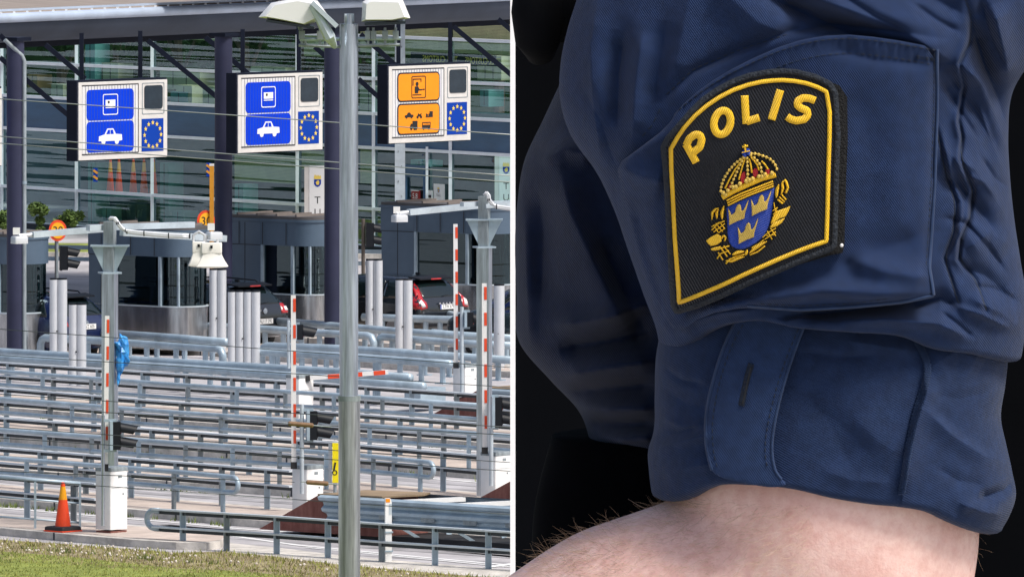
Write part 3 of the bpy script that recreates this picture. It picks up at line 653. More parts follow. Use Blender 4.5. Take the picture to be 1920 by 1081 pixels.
# foreground lamp post, close to the camera
Yp = 125.0; sp = scl(Yp)
g = P(655, 1500, Yp)
t = thing("lamp_post", "weathered grey lamp post with two white floodlights, closest to the camera", "lamp post", (g.x, g.y, 0))
M_pole3 = mat('pole_lower', (.40, .42, .45), .34, .85, var=.4, vs=2.2, stretch=(6, 6, .35))
def seg(nm, x0, x1, y0, y1, m, r=None):
    a = P((x0 + x1) / 2, y0, Yp); b = P((x0 + x1) / 2, y1, Yp); b.z = max(b.z, 0); MB().tube([b, a], (x1 - x0) / 2 / sp, 20).build(nm, m, t, True)
seg("upper_pole", 636.5, 671.5, 45, 745, M_pole); seg("lower_pole", 634.6, 675.4, 745, 2700, M_pole3); seg("top_collar", 645, 664, 26, 45, M_pole)
MB().tube([P(655, 741, Yp), P(655, 751, Yp)], 21.2 / sp, 20).build("joint", M_galvd, t, True)
def flood(poly, dep, dy, lab, lens):
    c = sum((P(x, y, Yp + dy) for x, y in poly), Vector()) / len(poly); tt = thing("floodlight_head", lab, "floodlight", c, 0, "white floodlights on the foreground post")
    n = len(poly); k = .62; a = [P(x, y, Yp + dy) for x, y in poly]
    fr = [c + (p - c) * .80 + Vector((0, -dep / 2, 0)) for p in a]; md = [p + Vector((0, -dep * .2, 0)) for p in a]; m2 = [p + Vector((0, dep * .25, 0)) for p in a]; bk = [c + (p - c) * .8 + Vector((0, dep / 2, 0)) for p in a]
    mb = MB(); mb.add(fr + md + m2 + bk, [tuple(range(n - 1, -1, -1)), tuple(range(3 * n, 4 * n))] + [(l * n + i, l * n + (i + 1) % n, (l + 1) * n + (i + 1) % n, (l + 1) * n + i) for l in range(3) for i in range(n)])
    mb.build("head_shell", M_white, tt, True)
    a, b = lens
    MB().bar(P(*a, Yp + dy), P(*b, Yp + dy), dep * .8, .03).build("lens", M_screen, tt)
    return tt
flood([(485, 32), (508, 6), (560, -4), (595, 2), (615, 30), (575, 49), (520, 38)], .5, -.1, "left white floodlight head tilted on the foreground post", ((500, 38), (590, 52)))
flood([(678, 40), (680, 4), (690, -2), (755, 0), (769, 34), (740, 40)], .5, .05, "right white floodlight head facing right on the foreground post", ((684, 45), (760, 42)))
mb = MB(); mb.tube([P(586, 10, Yp - .35), P(618, 70, Yp - .35), P(628, 88, Yp - .2)], [.045, .07, .03], 8); mb.bar(P(585, 5, Yp - .38), P(632, 50, Yp - .38), .05, .13, (0, 1, 0)); mb.build("yoke", M_galvl, t, True)
MB().tube([P(562, 74, Yp), P(752, 72, Yp)], .022, 8).build("cross_arm", M_galv, t, True)
mb = MB()
for x in (566, 600, 612, 690, 700, 722, 742):
    mb.box(P(x, 66, Yp), (.07, .08, .1)); mb.tube([P(x, 52, Yp), P(x, 84, Yp)], .016, 6)
mb.tube([P(560, 85, Yp), P(640, 88, Yp)], .02, 6); mb.tube([P(670, 86, Yp), P(750, 84, Yp)], .02, 6); mb.tube([P(560, 50, Yp), P(575, 86, Yp)], .018, 6); mb.build("clamp", M_galvd, t)
# overhead wires of the railway in front of the plaza
wires = [((-20, 184), (980, 254), 1, "highest overhead wire, crossing the blue signs"), ((-20, 254), (980, 331), 1, "second overhead wire, crossing below the blue panels"), ((-20, 267), (980, 343), 1, "third overhead wire from the top, under the signs"),
         ((-20, 615), (980, 690), 0, "dark overhead wire in front of the booth plinths"), ((-20, 664), (980, 727), 0, "dark overhead wire crossing the upper pipe barriers"), ((-20, 737), (980, 802), 0, "dark overhead wire through the upper railings"),
         ((-20, 759), (545, 794), 0, "overhead wire ending at the upper brown insulator"), ((605, 797), (980, 816), 0, "overhead wire going right from the upper brown insulator"),
         ((-20, 799), (980, 868), 0, "dark overhead wire through the middle railings"), ((-20, 819), (980, 884), 0, "dark overhead wire just under the middle one"),
         ((-20, 882), (552, 903), 0, "overhead wire ending at the lower brown insulator"), ((-20, 896), (980, 965), 0, "lowest overhead wire, above the front railing")]
for a, b, pale, lab in wires:
    pa, pb = P(*a, 151), P(*b, 147); pts = [pa.lerp(pb, k / 8) - Vector((0, 0, .05 * math.sin(math.pi * k / 8) * 0)) for k in range(9)]
    o = MB().tube(pts, .0062 if not pale else .0075, 6).build("overhead_wire", M_wirel if pale else M_wire, None, 'all'); tag(o, lab, "wire", "overhead wires in front of the plaza")
for (x0, y0, x1, y1, lab) in ((540, 793, 588, 797, "upper brown rod insulator on the wire left of the lamp post"), (574, 903, 616, 906, "lower brown rod insulator on the wire left of the lamp post")):
    t = thing("wire_insulator", lab, "insulator", P(x0, y0, 149), 0, "rod insulators on the wires")
    a, b = P(x0, y0, 149), P(x1, y1, 149); MB().tube([a, a.lerp(b, .05), a.lerp(b, .95), b], [.016, .033, .033, .016], 12).build("rod", M_insul, t, True)
    MB().tube([a.lerp(b, -.25), a], .008, 6).build("end_fitting", M_galvd, t); MB().tube([b, a.lerp(b, 1.7)], .01, 6).build("end_fitting", M_galvd, t)
# ------------------------------------------------------------------ lane signs
M_spanel = mat('sign_white', (.64, .64, .635), .5, var=.04); M_slat = mat('slat_gap', (.05, .07, .20), .6, var=0)
def car_shape(s, x, z, fl=1):
    p = [(-1, .0), (-.98, .28), (-.5, .38), (-.26, .72), (.24, .72), (.46, .40), (.97, .36), (1, .02), (.74, .0), (.66, -.16), (.54, -.2), (.42, -.16), (.36, 0), (-.42, 0), (-.48, -.16), (-.6, -.2), (-.72, -.16), (-.78, 0)]
    return [(x + a * s * fl, z + b * s) for a, b in (p if fl > 0 else p[::-1])]
def lane_sign(px0, py0, wpx, hpx, kind, lab):
    g = W(px0, py0, 4.4); s = scl(g.y); Wd = wpx / (s * .648); Hh = hpx / s
    t = thing("lane_sign", lab, "lane sign", g, LANE, "lit lane signs hanging from the canopy")
    U = lambda a: a * Wd
    V = lambda b: (1 - b) * Hh
    local(t, "housing", MB().box((Wd / 2 - .015, .17, Hh / 2 + .012), (Wd + .05, .30, Hh + .06)), M_navyst)
    mb = MB(); mb.box((Wd / 2, .008, Hh / 2), (Wd, .03, Hh)); local(t, "frame", mb, M_sgrey)
    mb = MB(); plate(mb, [(U(.04), V(.925)), (U(.665), V(.925)), (U(.665), V(.045)), (U(.04), V(.045))], -.009); local(t, "white_panel", mb, M_spanel)
    mb = MB(); mb.box((U(.352), -.017, V(.043)), (U(.63), .012, .02)); mb.box((U(.352), -.017, V(.925)), (U(.63), .012, .02)); mb.box((U(.668), -.017, V(.485)), (.016, .012, Hh * .89)); local(t, "panel_shadow_gap", mb, M_ink)
    if kind == 'blue':
        for z0, z1 in ((.495, .10), (.905, .51)):
            mb = MB(); plate(mb, rrect(U(.085), V(z0), U(.615), V(z1), .10), -.016); local(t, "blue_panel", mb, M_blue)
        mb = MB(); ring(mb, rrect(U(.265), V(.43), U(.435), V(.16), .05), rrect(U(.272), V(.418), U(.428), V(.172), .04), -.0225)
        plate(mb, [(U(.295), V(.318)), (U(.405), V(.318)), (U(.405), V(.235)), (U(.295), V(.235))], -.0225); plate(mb, [(U(.295), V(.342)), (U(.405), V(.342)), (U(.405), V(.33)), (U(.295), V(.33))], -.0225); local(t, "card_symbol", mb, M_white)
        mb = MB(); plate(mb, [(U(.32), V(.28)), (U(.338), V(.28)), (U(.338), V(.25)), (U(.32), V(.25))], -.029); local(t, "card_chip", mb, M_ink)
        mb = MB(); plate(mb, car_shape(U(.132), U(.35), V(.765)), -.0225); local(t, "car_symbol", mb, M_white)
        mb = MB(); x, z, q = U(.35), V(.765), U(.132)
        for a, b in ((-.36, -.06), (0.0, .26)): plate(mb, [(x + a * q, z + .40 * q), (x + b * q, z + .40 * q), (x + (b if b < 0.1 else b - .06) * q, z + .64 * q), (x + (a + (.14 if a < -.1 else 0)) * q, z + .64 * q)], -.029)
        local(t, "car_symbol_window", mb, M_blue)
    else:
        for z0, z1 in ((.47, .085), (.90, .49)):
            mb = MB(); plate(mb, rrect(U(.095), V(z0), U(.615), V(z1), .12), -.0155); local(t, "panel_border", mb, M_ink)
            mb = MB(); plate(mb, rrect(U(.095) + .035, V(z0) + .035, U(.615) - .035, V(z1) - .035, .09), -.0225); local(t, "orange_panel", mb, M_orange)
        mb = MB(); y = -.0295
        ring(mb, rrect(U(.265), V(.425), U(.44), V(.135), .04), rrect(U(.272), V(.415), U(.433), V(.146), .03), y)
        for a, b, c, d in ((.28, .385, .375, .375 + .012), (.28, .385, .17, .182), (.28, .288, .17, .26), (.377, .385, .17, .215)): plate(mb, [(U(a), V(d)), (U(b), V(d)), (U(b), V(c)), (U(a), V(c))], y)
        plate(mb, [(U(.333) + .05 * math.cos(k * .524), V(.24) + .052 * math.sin(k * .524)) for k in range(12)], y)
        plate(mb, [(U(.305), V(.36)), (U(.345), V(.36)), (U(.35), V(.325)), (U(.395), V(.325)), (U(.395), V(.308)), (U(.36), V(.308)), (U(.345), V(.272)), (U(.305), V(.272))], y); plate(mb, [(U(.4), V(.322)), (U(.425), V(.322)), (U(.425), V(.306)), (U(.4), V(.306))], y)
        local(t, "attendant_symbol", mb, M_ink)
        mb = MB(); q = .62
        def sy(cx, cz, pts): plate(mb, [(cx + a_ * q, cz + b_ * q) for a_, b_ in pts], y)
        def wh(cx, cz, x_, z_, r_=.05): sy(cx, cz, [(x_ + r_ * math.cos(k * .524), z_ + r_ * math.sin(k * .524)) for k in range(12)])
        plate(mb, car_shape(U(.052), U(.235), V(.67)), y)
        x, z = U(.36), V(.672)
        for cx in (-.10, .10): wh(x, z, cx, 0, .055)
        sy(x, z, [(-.10, .02), (.09, .02), (.13, .14), (.02, .10), (-.07, .14)])
        x = U(.482)
        sy(x, z, [(-.2, -.02), (.2, -.02), (.2, .01), (-.2, .01)]); sy(x, z, [(-.04, .01), (.2, .01), (.2, .2), (.02, .2), (.02, .12), (-.04, .1)]); sy(x, z, [(-.18, .02), (-.08, .02), (-.08, .09), (-.18, .12)])
        x, z = U(.29), V(.825)
        sy(x, z, [(-.06, .02), (.22, .02), (.22, .30), (-.06, .30)]); sy(x, z, [(-.2, .02), (-.075, .02), (-.075, .2), (-.15, .2), (-.2, .1)])
        for cx in (-.13, .05, .15): wh(x, z, cx, 0)
        x = U(.445)
        sy(x, z, [(-.24, .02), (.24, .02), (.25, .24), (-.23, .24)])
        for cx in (-.15, .15): wh(x, z, cx, 0)
        local(t, "vehicle_symbols", mb, M_ink)
        mb = MB()
        for k in range(6): plate(mb, [(x - .13 + k * .043, z + .08), (x - .10 + k * .043, z + .08), (x - .10 + k * .043, z + .125), (x - .13 + k * .043, z + .125)], y - .0065)
        local(t, "symbol_window", mb, M_orange)
    mb = MB()
    for k in range(1, 19): mb.box((U(.04 + .625 * k / 19), -.0222, V(.485)), (.0055, .004, Hh * .875))
    local(t, "slat_line", mb, M_slat)
    mb = MB(); ring(mb, rrect(U(.713), V(.44), U(.965), V(.035), .03), rrect(U(.719), V(.432), U(.959), V(.043), .03), -.009); local(t, "display_cover", mb, M_galvd)
    mb = MB(); plate(mb, rrect(U(.738), V(.375), U(.945), V(.07), .07), -.009, .012); local(t, "dark_display", mb, M_screen)
    mb = MB(); plate(mb, [(U(.708), V(.92)), (U(.955), V(.92)), (U(.955), V(.50)), (U(.708), V(.50))], -.009); local(t, "flag_panel", mb, M_eu)
    for k in range(12):
        a = R(30 * k); mb = MB(); cx = U(.832) + .275 * math.cos(a); cz = V(.71) + .275 * math.sin(a); r0 = .058
        plate(mb, [(cx + (r0 if i % 2 == 0 else r0 * .42) * math.sin(R(36 * i)), cz + (r0 if i % 2 == 0 else r0 * .42) * math.cos(R(36 * i))) for i in range(10)][::-1], -.0155); local(t, "star", mb, M_yel)
    return g
lane_sign(147, 301, 160, 146, 'blue', "blue card and car lane sign hanging at the left, above the left booth")
lane_sign(446, 287, 155, 146, 'blue', "blue card and car lane sign hanging between two round columns")
lane_sign(729, 269, 152, 144, 'orange', "orange attendant and vehicles lane sign hanging right of the lamp post")
lane_sign(-166, 318, 160, 146, 'blue', "lane sign cut off at the left picture edge, only its white rim in view")
# ------------------------------------------------------------------ canopy with columns
gA, gB = P(-60, 37, 246.2), P(1040, -10, 267.2)
dC = (gB - gA); dC.normalize(); dC2 = Vector((dC.x, dC.y, 0)).normalized(); back = Vector((-dC2.y, dC2.x, 0))
t = thing("plaza_canopy", "long grey canopy roof with a rounded gutter over the toll lanes", "canopy", (gA.x, gA.y, 0))
MB().tube([gA, gB], .115, 14).build("gutter", M_gut, t, True)
mb = MB()
for i, off in enumerate((0.0, .5)): pass
q = [(0.02, -.09), (.06, -.25), (.28, -.50), (.9, -.62), (4.5, -.62), (4.5, -.5), (.9, -.1), (0.05, -.02)]
mb.ext([gA + back * a + UZ * b for a, b in q][::-1], gB - gA); mb.build("soffit", M_soff, t, True)
mb = MB(); q = [(.03, .06), (.1, .14), (12, 1.5), (12, 1.3), (.1, .0)]
mb.ext([gA + back * a + UZ * b for a, b in q], gB - gA); mb.build("roof_deck", M_roofd, t)
MB().bar(gA + back * .18 + UZ * .17, gB + back * .18 + UZ * .17, .12, .05).build("gutter_flashing", M_gut, t)
MB().bar(P(350, -2, 252.3) + back * .4 + UZ * .1, P(980, -34, 264) + back * .4 + UZ * .1, 1.2, .06).build("roof_flashing", M_colm, t)
mb = MB()
for k in range(48):
    p = gA.lerp(gB, (k + .5) / 48) + UZ * .12; MB().box(p, (.05, .05, .05)).build("gutter_clip", M_white, t)
def bar_px(nm, a, b, wpx, Y, m, tt): 
    s = scl(Y); MB().bar(P(*a, Y), P(*b, Y), wpx / s, .12, (0, 1, 0)).build(nm, m, tt)
for (x, y0, y1, Y) in ((153, 62, 165, 238.6), (263, 58, 160, 240.2), (455, 55, 142, 242), (560, 50, 140, 243.4), (747, 45, 130, 248.4), (844, 42, 125, 250)):
    bar_px("hanger", (x, y0), (x, y1), 8, Y, M_navyst, t)
for a, b, Y in (((0, 108), (135, 222), 246), ((85, 84), (160, 148), 246.4), ((277, 76), (436, 206), 248), ((385, 70), (470, 142), 249), ((0, 66), (20, 84), 245), ((590, 88), (615, 110), 252), ((672, 148), (735, 205), 254), ((676, 64), (750, 130), 254), ((850, 50), (965, 146), 257), ((934, 36), (960, 58), 258)):
    bar_px("tie_bar", a, b, 9, Y, M_navyst, t)
MB().bar(gA + back * 1.2 - UZ * .68, gB + back * 1.2 - UZ * .68, .25, .16).build("edge_beam", M_navyst, t)
def column(px, py, top, wpx, lab, pipe=0):
    g = W(px, py, .13); s = scl(g.y); hh = (py - top) / s
    t = thing("canopy_column", lab, "column", g, 0, "thick round canopy columns")
    local(t, "shaft", MB().tube([(0, 0, 0), (0, 0, hh)], wpx / s / 2, 28), M_colm, True)
    local(t, "head", MB().box((.02, .02, hh - .04), (wpx / s * 1.2, wpx / s * 1.2, .08), LANE), M_navyst)
    if pipe:
        r = 4 / s; x = pipe / s
        local(t, "downpipe", MB().tube([(x, -.1, 0), (x, -.1, hh - .52), (x - .05, -.1, hh - .4), (x - .42, -.3, hh - .05)], r, 10), M_galvd, True)
        local(t, "pipe_joint", MB().tube([(x, -.1, hh * .55), (x, -.1, hh * .55 + .06)], r * 1.25, 10), M_galv, True)
column(29, 680, 70, 33, "thick round blue grey column with a downpipe at the far left", 17); column(419, 630, 62, 33, "thick round blue grey column between the left and middle booths"); column(625, 650, 52, 34, "thick round blue grey column just behind the foreground lamp post")
Yg = 262
t = thing("steel_pole", "pale galvanised square pole behind the orange sign", "pole", P(750, 470, Yg))
MB().box(P(750, 210, Yg), (19 / scl(Yg), .2, 520 / scl(Yg))).build("shaft", M_galvl, t)
mb = MB()
for k in range(12): mb.box(P(750 + (3 if k % 2 else -3), 60 + k * 28, Yg - .105), (.03, .012, .05))
mb.build("slot", M_galvd, t)
# ------------------------------------------------------------------ toll booths
M_roofrib = mat('roof_rib', (.17, .145, .13), .7)
def booth(px, py, hpx, Ln, wd, lab, long_panel, base_h=.95):
    g = W(px, py, .13); s = scl(g.y); hh = hpx / s
    t = thing("toll_booth", lab, "toll booth", g, LANE, "grey panelled toll booths with glazed noses")
    # local: +Y along the lane (away left), nose at the origin, +X to the far side
    r = wd / 2
    def plan(off, y1=Ln, n=12):
        pts = [(-r - off, y1 + off)]
        for k in range(n + 1):
            a = math.pi * k / n; pts.append((-(r + off) * math.cos(a), r * .9 - (r * .9 + off) * math.sin(a)))
        pts.append((r + off, y1 + off)); return pts   # counter clockwise seen from above
    def slab(nm, off, z0, z1, m, y1=Ln, sm=True): local(t, nm, MB().ext([(x, y, z0) for x, y in plan(off, y1)], (0, 0, z1 - z0)), m, sm)
    fz = hh - .62
    slab("plinth", .02, 0, base_h, M_steel); slab("sill", .035, base_h, base_h + .03, M_galvl)
    slab("fascia", .03, fz, hh - .08, M_booth); slab("fascia_cap", .05, hh - .08, hh - .02, M_booth)
    slab("roof", .02, hh - .02, hh + .05, M_roofst)
    mb = MB()
    for k in range(4): mb.bar((-r, .5 + k * Ln / 4.2, hh + .07), (r, .5 + k * Ln / 4.2, hh + .07), .05, .06)
    local(t, "roof_rib", mb, M_roofrib)
    # solid panelled far end
    yp = Ln - long_panel
    local(t, "wall_panel", MB().box((0, (yp + Ln) / 2, hh / 2 - .05), (wd + .07, long_panel, hh - .1)), M_booth)
    mb = MB()
    for y in (yp + long_panel * .5,): mb.box((-r - .036, y, hh / 2 - .05), (.006, .02, hh - .12))
    for k in range(3): mb.box((-r - .055, .75 + k * .72, fz + .27), (.008, .018, .5))
    mb.box((-r - .037, (yp + Ln) / 2, fz), (.006, long_panel, .02)); local(t, "panel_seam", mb, M_boothd)
    # glazing wall
    gl = plan(-.02, yp); n = len(gl)
    mb = MB(); mb.add([(x, y, base_h + .03) for x, y in gl] + [(x, y, fz) for x, y in gl], [(i, i + 1, n + i + 1, n + i) for i in range(n - 1)]); local(t, "window_glass", mb, M_bglass, 'all')
    mb = MB()
    for y in (yp - .04, r * .9 + .05): local(t, 'window_post', MB().box((-r - .0, y, (base_h + fz) / 2), (.07, .07, fz - base_h)), M_galv)
    a = R(40); mb = MB(); mb.box((-(r) * math.cos(a), r * .9 - r * .9 * math.sin(a), (base_h + fz) / 2), (.05, .05, fz - base_h)); local(t, "window_post", mb, M_galv)
    # interior: floor, back lining, desk, monitor, chair
    local(t, "back_lining", MB().box((r - .1, (yp + .7) / 2, 1.5), (.06, yp - .7, 2.2)), M_inner)
    local(t, "desk", MB().box((.0, yp * .5, 1.0), (wd * .7, yp * .5, .05)), M_dark); mb = MB(); mb.box((-.1, yp * .55, 1.25), (.05, .5, .35)); mb.box((.1, yp * .35, 1.4), (.3, .3, .7)); local(t, "office_chair", mb, M_inner)
    mb = MB(); rr = random.Random(px)
    pl = plan(-.10, yp)
    for k in range(26):
        f = rr.uniform(2.0, 12.4); i = int(f); a = Vector(pl[i]).lerp(Vector(pl[i + 1]), f - i) if i + 1 < len(pl) else Vector(pl[-1]); z = rr.uniform(base_h + .1, fz - .3)
        mb.tube([(a.x, a.y, z), (a.x + rr.uniform(-.03, .03), a.y + .02, z + .25), (a.x + rr.uniform(-.06, .06), a.y, z + rr.uniform(.35, .6))], .008, 4)
    local(t, "hanging_strips", mb, M_teal)
booth(73, 668, 226, 2.9, 1.25, "booth cut by the left picture edge, behind the left round column", .9)
booth(374, 655, 226, 2.75, 1.25, "booth with curved glass nose behind the left camera mast", .75)
booth(618, 631, 221, 2.5, 1.2, "booth with an added red signal imitating a reflection in its glass, left of the lamp post", .95)
booth(955, 611, 223, 3.3, 1.4, "booth behind the right camera mast, with a dark panelled wall", 1.0)
# ------------------------------------------------------------------ customs building
fd = Vector((.73, -1, 0)).normalized()          # to the right along the facade
f0 = P(500, HZ + H * F / 290, 290); f0.z = 0
fn = Vector((-fd.y, fd.x, 0));  fn = -fn if fn.y > 0 else fn     # towards the camera
def FP(px, py_at500=None, z=None, dep=0.0):    # facade point under pixel column px
    kx = (px - 960) / F
    # f0 + u*fd - fn*dep, X = kx*Y
    o = f0 - fn * dep; u = (kx * o.y - o.x) / (fd.x - kx * fd.y); p = o + fd * u
    p.z = z if z is not None else H - (py_at500 - HZ) * (290 / F); return p
zr = lambda y: H - (y - HZ) * 290 / F
def zq(px, py, dep=0.0): return H - (py - HZ) * FP(px, z=0, dep=dep).y / F   # height of an image row at that facade column
LV = [0.15, zr(379), zr(266), zr(203), zr(138), zr(60)]
VX = [-140, 5, 145, 287, 424, 559, 702, 846, 990, 1140]
mb = MB(); mb.add([(-500, 352, 0), (500, 340, 0), (500, 400, 45), (-500, 412, 45)], [(0, 1, 2, 3)]); struct(mb.build("added_hill", mat("added_hill_green", (.006, .016, .006), .95, var=.5, vs=.25, spec=.05)))  # added dark slope, keeps bright sky out of the window view
t = thing("customs_building", "glass fronted customs building with white window frames behind the booths", "building", (f0.x, f0.y, 0))
for i in range(len(VX) - 1):
    for j in range(5):
        a, b = FP(VX[i], z=LV[j]), FP(VX[i + 1], z=LV[j]); c_, d_ = Vector((b.x, b.y, LV[j + 1])), Vector((a.x, a.y, LV[j + 1]))
        if j == 2: MB().add([a, b, c_, d_], [(0, 1, 2, 3)]).build("spandrel_panel", M_span, t)
        else:
            MB().add([a, b, c_, d_], [(0, 1, 2, 3)]).build("window_pane", M_glass, t)
mb = MB()
for x in VX: p = FP(x, z=0) + fn * .03; MB().bar(p, p + UZ * (LV[5] + .3), .09, .1, (0, 1, 0)).build("mullion", M_frame, t)
mb = MB()
for z in LV: MB().bar(FP(VX[0], z=z) + fn * .033, FP(VX[-1], z=z) + fn * .033, .09, .085).build("transom", M_frame, t)
MB().bar(FP(-140, z=.06) + fn * .02, FP(1140, z=.06) + fn * .02, .3, .2).build("plinth", M_boothd, t)
def slabp(nm, z, th, d0, d1, m): MB().ext([FP(-160, z=z, dep=d0), FP(1160, z=z, dep=d0), FP(1160, z=z, dep=d0) - fn * (d1 - d0), FP(-160, z=z, dep=d0) - fn * (d1 - d0)], (0, 0, th)).build(nm, m, t)
slabp("floor_slab", LV[2] + .1, .45, 1.7, 9, M_inner); slabp("ground_floor", .02, .1, .12, 9, M_inner); slabp("ceiling", LV[5] + .2, .3, 1.7, 9, M_soff)  # slab and ceiling fronts set back, shaped to let skylight reach the fittings
mb = MB(); mb.bar(FP(-200, z=1.4, dep=9), FP(1200, z=1.4, dep=9), .15, 2.8); mb.build("rear_wall", M_inner, t)
def office(x0, x1, y0, y1, dep, m, nm, lab, cat, d=.5):
    xm = (x0 + x1) / 2; z0, z1 = zq(xm, y1, dep), zq(xm, y0, dep); a, b = FP(x0, z=z0, dep=dep), FP(x1, z=z0, dep=dep)
    o = thing(nm, lab, cat, (a + b) / 2, 0, "office fittings seen through the facade glass")
    MB().ext([a, b, b - fn * d, a - fn * d], (0, 0, z1 - z0)).build("body", m, o)
    mb = MB(); c = (a + b) / 2
    for k in ((.5,) if x1 - x0 < 40 else (.33, .66)):
        p = a.lerp(b, k) + fn * .006; mb.bar(p + UZ * .04, p + UZ * (z1 - z0 - .03), .02, .008, (0, 1, 0))
    mb.build("seam", M_boothd, o)
OF = [(160, 178, 80, 165, 2.0, M_teal, "teal", "round pillar of pale teal behind the first sign"), (178, 222, 118, 175, 2.5, M_cream, "", "cream board above the left blue sign"), (205, 232, 150, 178, 1.2, M_wood, "", "wooden box above the left blue sign"),
      (300, 375, 130, 168, 2.2, M_cream, "", "wide cream board right of the left sign"), (330, 360, 160, 200, 1.0, M_cream, "", "cream cupboard right of the left sign"), (380, 402, 162, 200, 1.2, M_cream, "", "cream cupboard close to the middle round column"),
      (96, 118, 158, 196, 1.2, M_cream, "", "cream cupboard left of the left sign"), (52, 70, 140, 165, 2.4, M_wood, "", "wooden shelf right of the left round column"), (470, 535, 126, 146, 2.4, M_cream, "", "cream board above the middle blue sign"),
      (675, 708, 162, 215, 1.5, M_cream, "", "cream cupboard left of the orange sign"), (895, 940, 105, 150, 2.0, M_cream, "", "cream board with a plant in front, right of the orange sign"), (900, 916, 168, 200, 1.4, M_teal, "", "small teal cupboard right of the orange sign"),
      (320, 350, 172, 205, .9, M_teal, "", "teal cupboard beside the cream one right of the left sign"),
      (165, 178, 305, 470, 1.6, M_teal, "", "teal pillar behind the lower glass, left of the red cones"), (300, 316, 305, 470, 1.6, M_teal, "", "teal pillar behind the lower glass, right of the red cones"), (192, 208, 388, 430, 1.2, M_teal, "", "low teal cabinet below the red cones"),
      (440, 456, 345, 430, 1.2, M_teal, "", "teal pillar behind the glass beside the middle column"), (322, 345, 395, 430, 1.4, M_teal, "", "low teal cabinet left of the ochre post"), (218, 275, 380, 420, 2.0, M_inner, "", "dark green desk below the red cones"), (770, 802, 300, 312, .8, M_teal, "", "pale blue glass board above the door")]
for x0, x1, y0, y1, dep, m, _, lab in OF:
    dep = .25 + dep * .45
    office(x0, x1, y0, y1, dep, m, "office_cupboard" if "board" not in lab or "cupboard" in lab else "partition_board", lab, "cupboard")
# blinds
for (x0, x1, y0, y1) in ((570, 632, 60, 108), (676, 700, 60, 100), (706, 842, 52, 105), (850, 965, 40, 103), (440, 556, 291, 343), (566, 630, 285, 320), (676, 700, 282, 345), (150, 286, 272, 292), (290, 415, 60, 76)):
    c = (x0 + x1) / 2; o = MB(); n = max(3, int((y1 - y0) / 2.6))
    for k in range(n):
        z = zq(c, y0 + (y1 - y0) * k / n, .3); o.bar(FP(x0, z=z, dep=.3), FP(x1, z=z, dep=.3), .012, .031, (0, 0, 1))
    tag(o.build("window_blind", M_blind), {570: "blind above the middle sign's right edge, beside the lamp post", 676: "narrow blind right of the lamp post at height %d" % (1 if y0 < 200 else 0), 706: "pulled down blind above the orange sign", 850: "pulled down blind at the upper right corner", 440: "wide blind behind the lower glass right of the middle column", 566: "blind behind the white customs pylon", 150: "low blind strip under the left sign", 290: "blind strip at the top right of the left sign"}[x0].replace("at height 1", "in the upper window").replace("at height 0", "in the lower window"), "blind", "yellowish window blinds")
# stored cones behind the lower glass
for px, lab in ((207, "leftmost red cone stored behind the lower glass"), (223, "orange cone second from left behind the lower glass"), (250, "red cone third from left behind the lower glass"), (270, "red cone fourth from left behind the lower glass"), (288, "red cone rightmost behind the lower glass")):
    p = FP(px, z=zq(px, 366, .4), dep=.4); cone(p, 1.0, .12, lab, True)
zs = zq(245, 368, .4); o = MB().bar(FP(195, z=zs, dep=.5), FP(300, z=zs, dep=.5), .5, .05).build("storage_shelf", M_teal); tag(o, "shelf carrying the red cones behind the glass", "shelf")
# mirrored lettering on the upper window, notices on the lower glass
o = thing("window_lettering", "dark blue strip with mirrored customs lettering in the upper right window", "lettering", FP(870, z=zq(870, 118), dep=.2))
yt = 112 - 370 * -.0; a, b = FP(770, z=zq(850, 122), dep=.25), FP(930, z=zq(850, 122), dep=.25)
MB().ext([a, b, b + UZ * .28, a + UZ * .28], -fn * .02).build("strip", M_navyst, o)
mb = MB(); add_text(mb, "TULL·CUSTOMS", FP(905, z=zq(850, 119), dep=.22), -fd, UZ, .25, .9); add_text(mb, "TULL·CUSTOMS", FP(825, z=zq(850, 119), dep=.22), -fd, UZ, .25, .9); mb.build("letters", M_yel, o)
def emblem(mbs, c, ux, k):     # small crowned shield
    y, b = mbs
    b.add([c + ux * (x * k) + UZ * (z * k) for x, z in ((-.5, .3), (-.5, -.3), (-.3, -.6), (0, -.75), (.3, -.6), (.5, -.3), (.5, .3))], [tuple(range(7))])
    q = c + fn * .004
    y.add([q + ux * (x * k) + UZ * (z * k) for x, z in ((-.5, .38), (.5, .38), (.5, .7), (.42, .95), (.3, .72), (.2, 1.0), (.05, .75), (-.05, 1.02), (-.2, .75), (-.3, 1.0), (-.42, .95), (-.5, .7))], [tuple(range(12))])
    y.add([q + ux * (x * k) + UZ * (z * k) for x, z in ((-.28, -.1), (-.1, -.5), (.2, -.45), (.28, -.05), (.1, .2), (-.1, .05))], [tuple(range(6))])
t = thing("notice_board", "white customs notice with a small crowned emblem on the lower right glass", "notice", FP(827, z=zq(827, 360)) + fn * .1)
a, b = FP(817.5, z=zq(827, 380)) + fn * .08, FP(837.5, z=zq(827, 380)) + fn * .08
MB().ext([a, b, b + UZ * .5, a + UZ * .5], -fn * .02).build("board", M_white, t); y_, b_ = MB(), MB(); emblem((y_, b_), FP(827, z=zq(827, 380) + .33) + fn * .085, fd, .085); y_.build("crown_emblem", M_yel, t); b_.build("shield_emblem", M_eu, t)
mb = MB(); add_text(mb, "TULL", FP(827, z=zq(827, 380) + .17) + fn * .085, fd, UZ, .09); mb.build("letters", M_ink, t)
t = thing("paper_notice", "small white paper notice left of the white customs notice", "notice", FP(811, z=zq(811, 370)) + fn * .1)
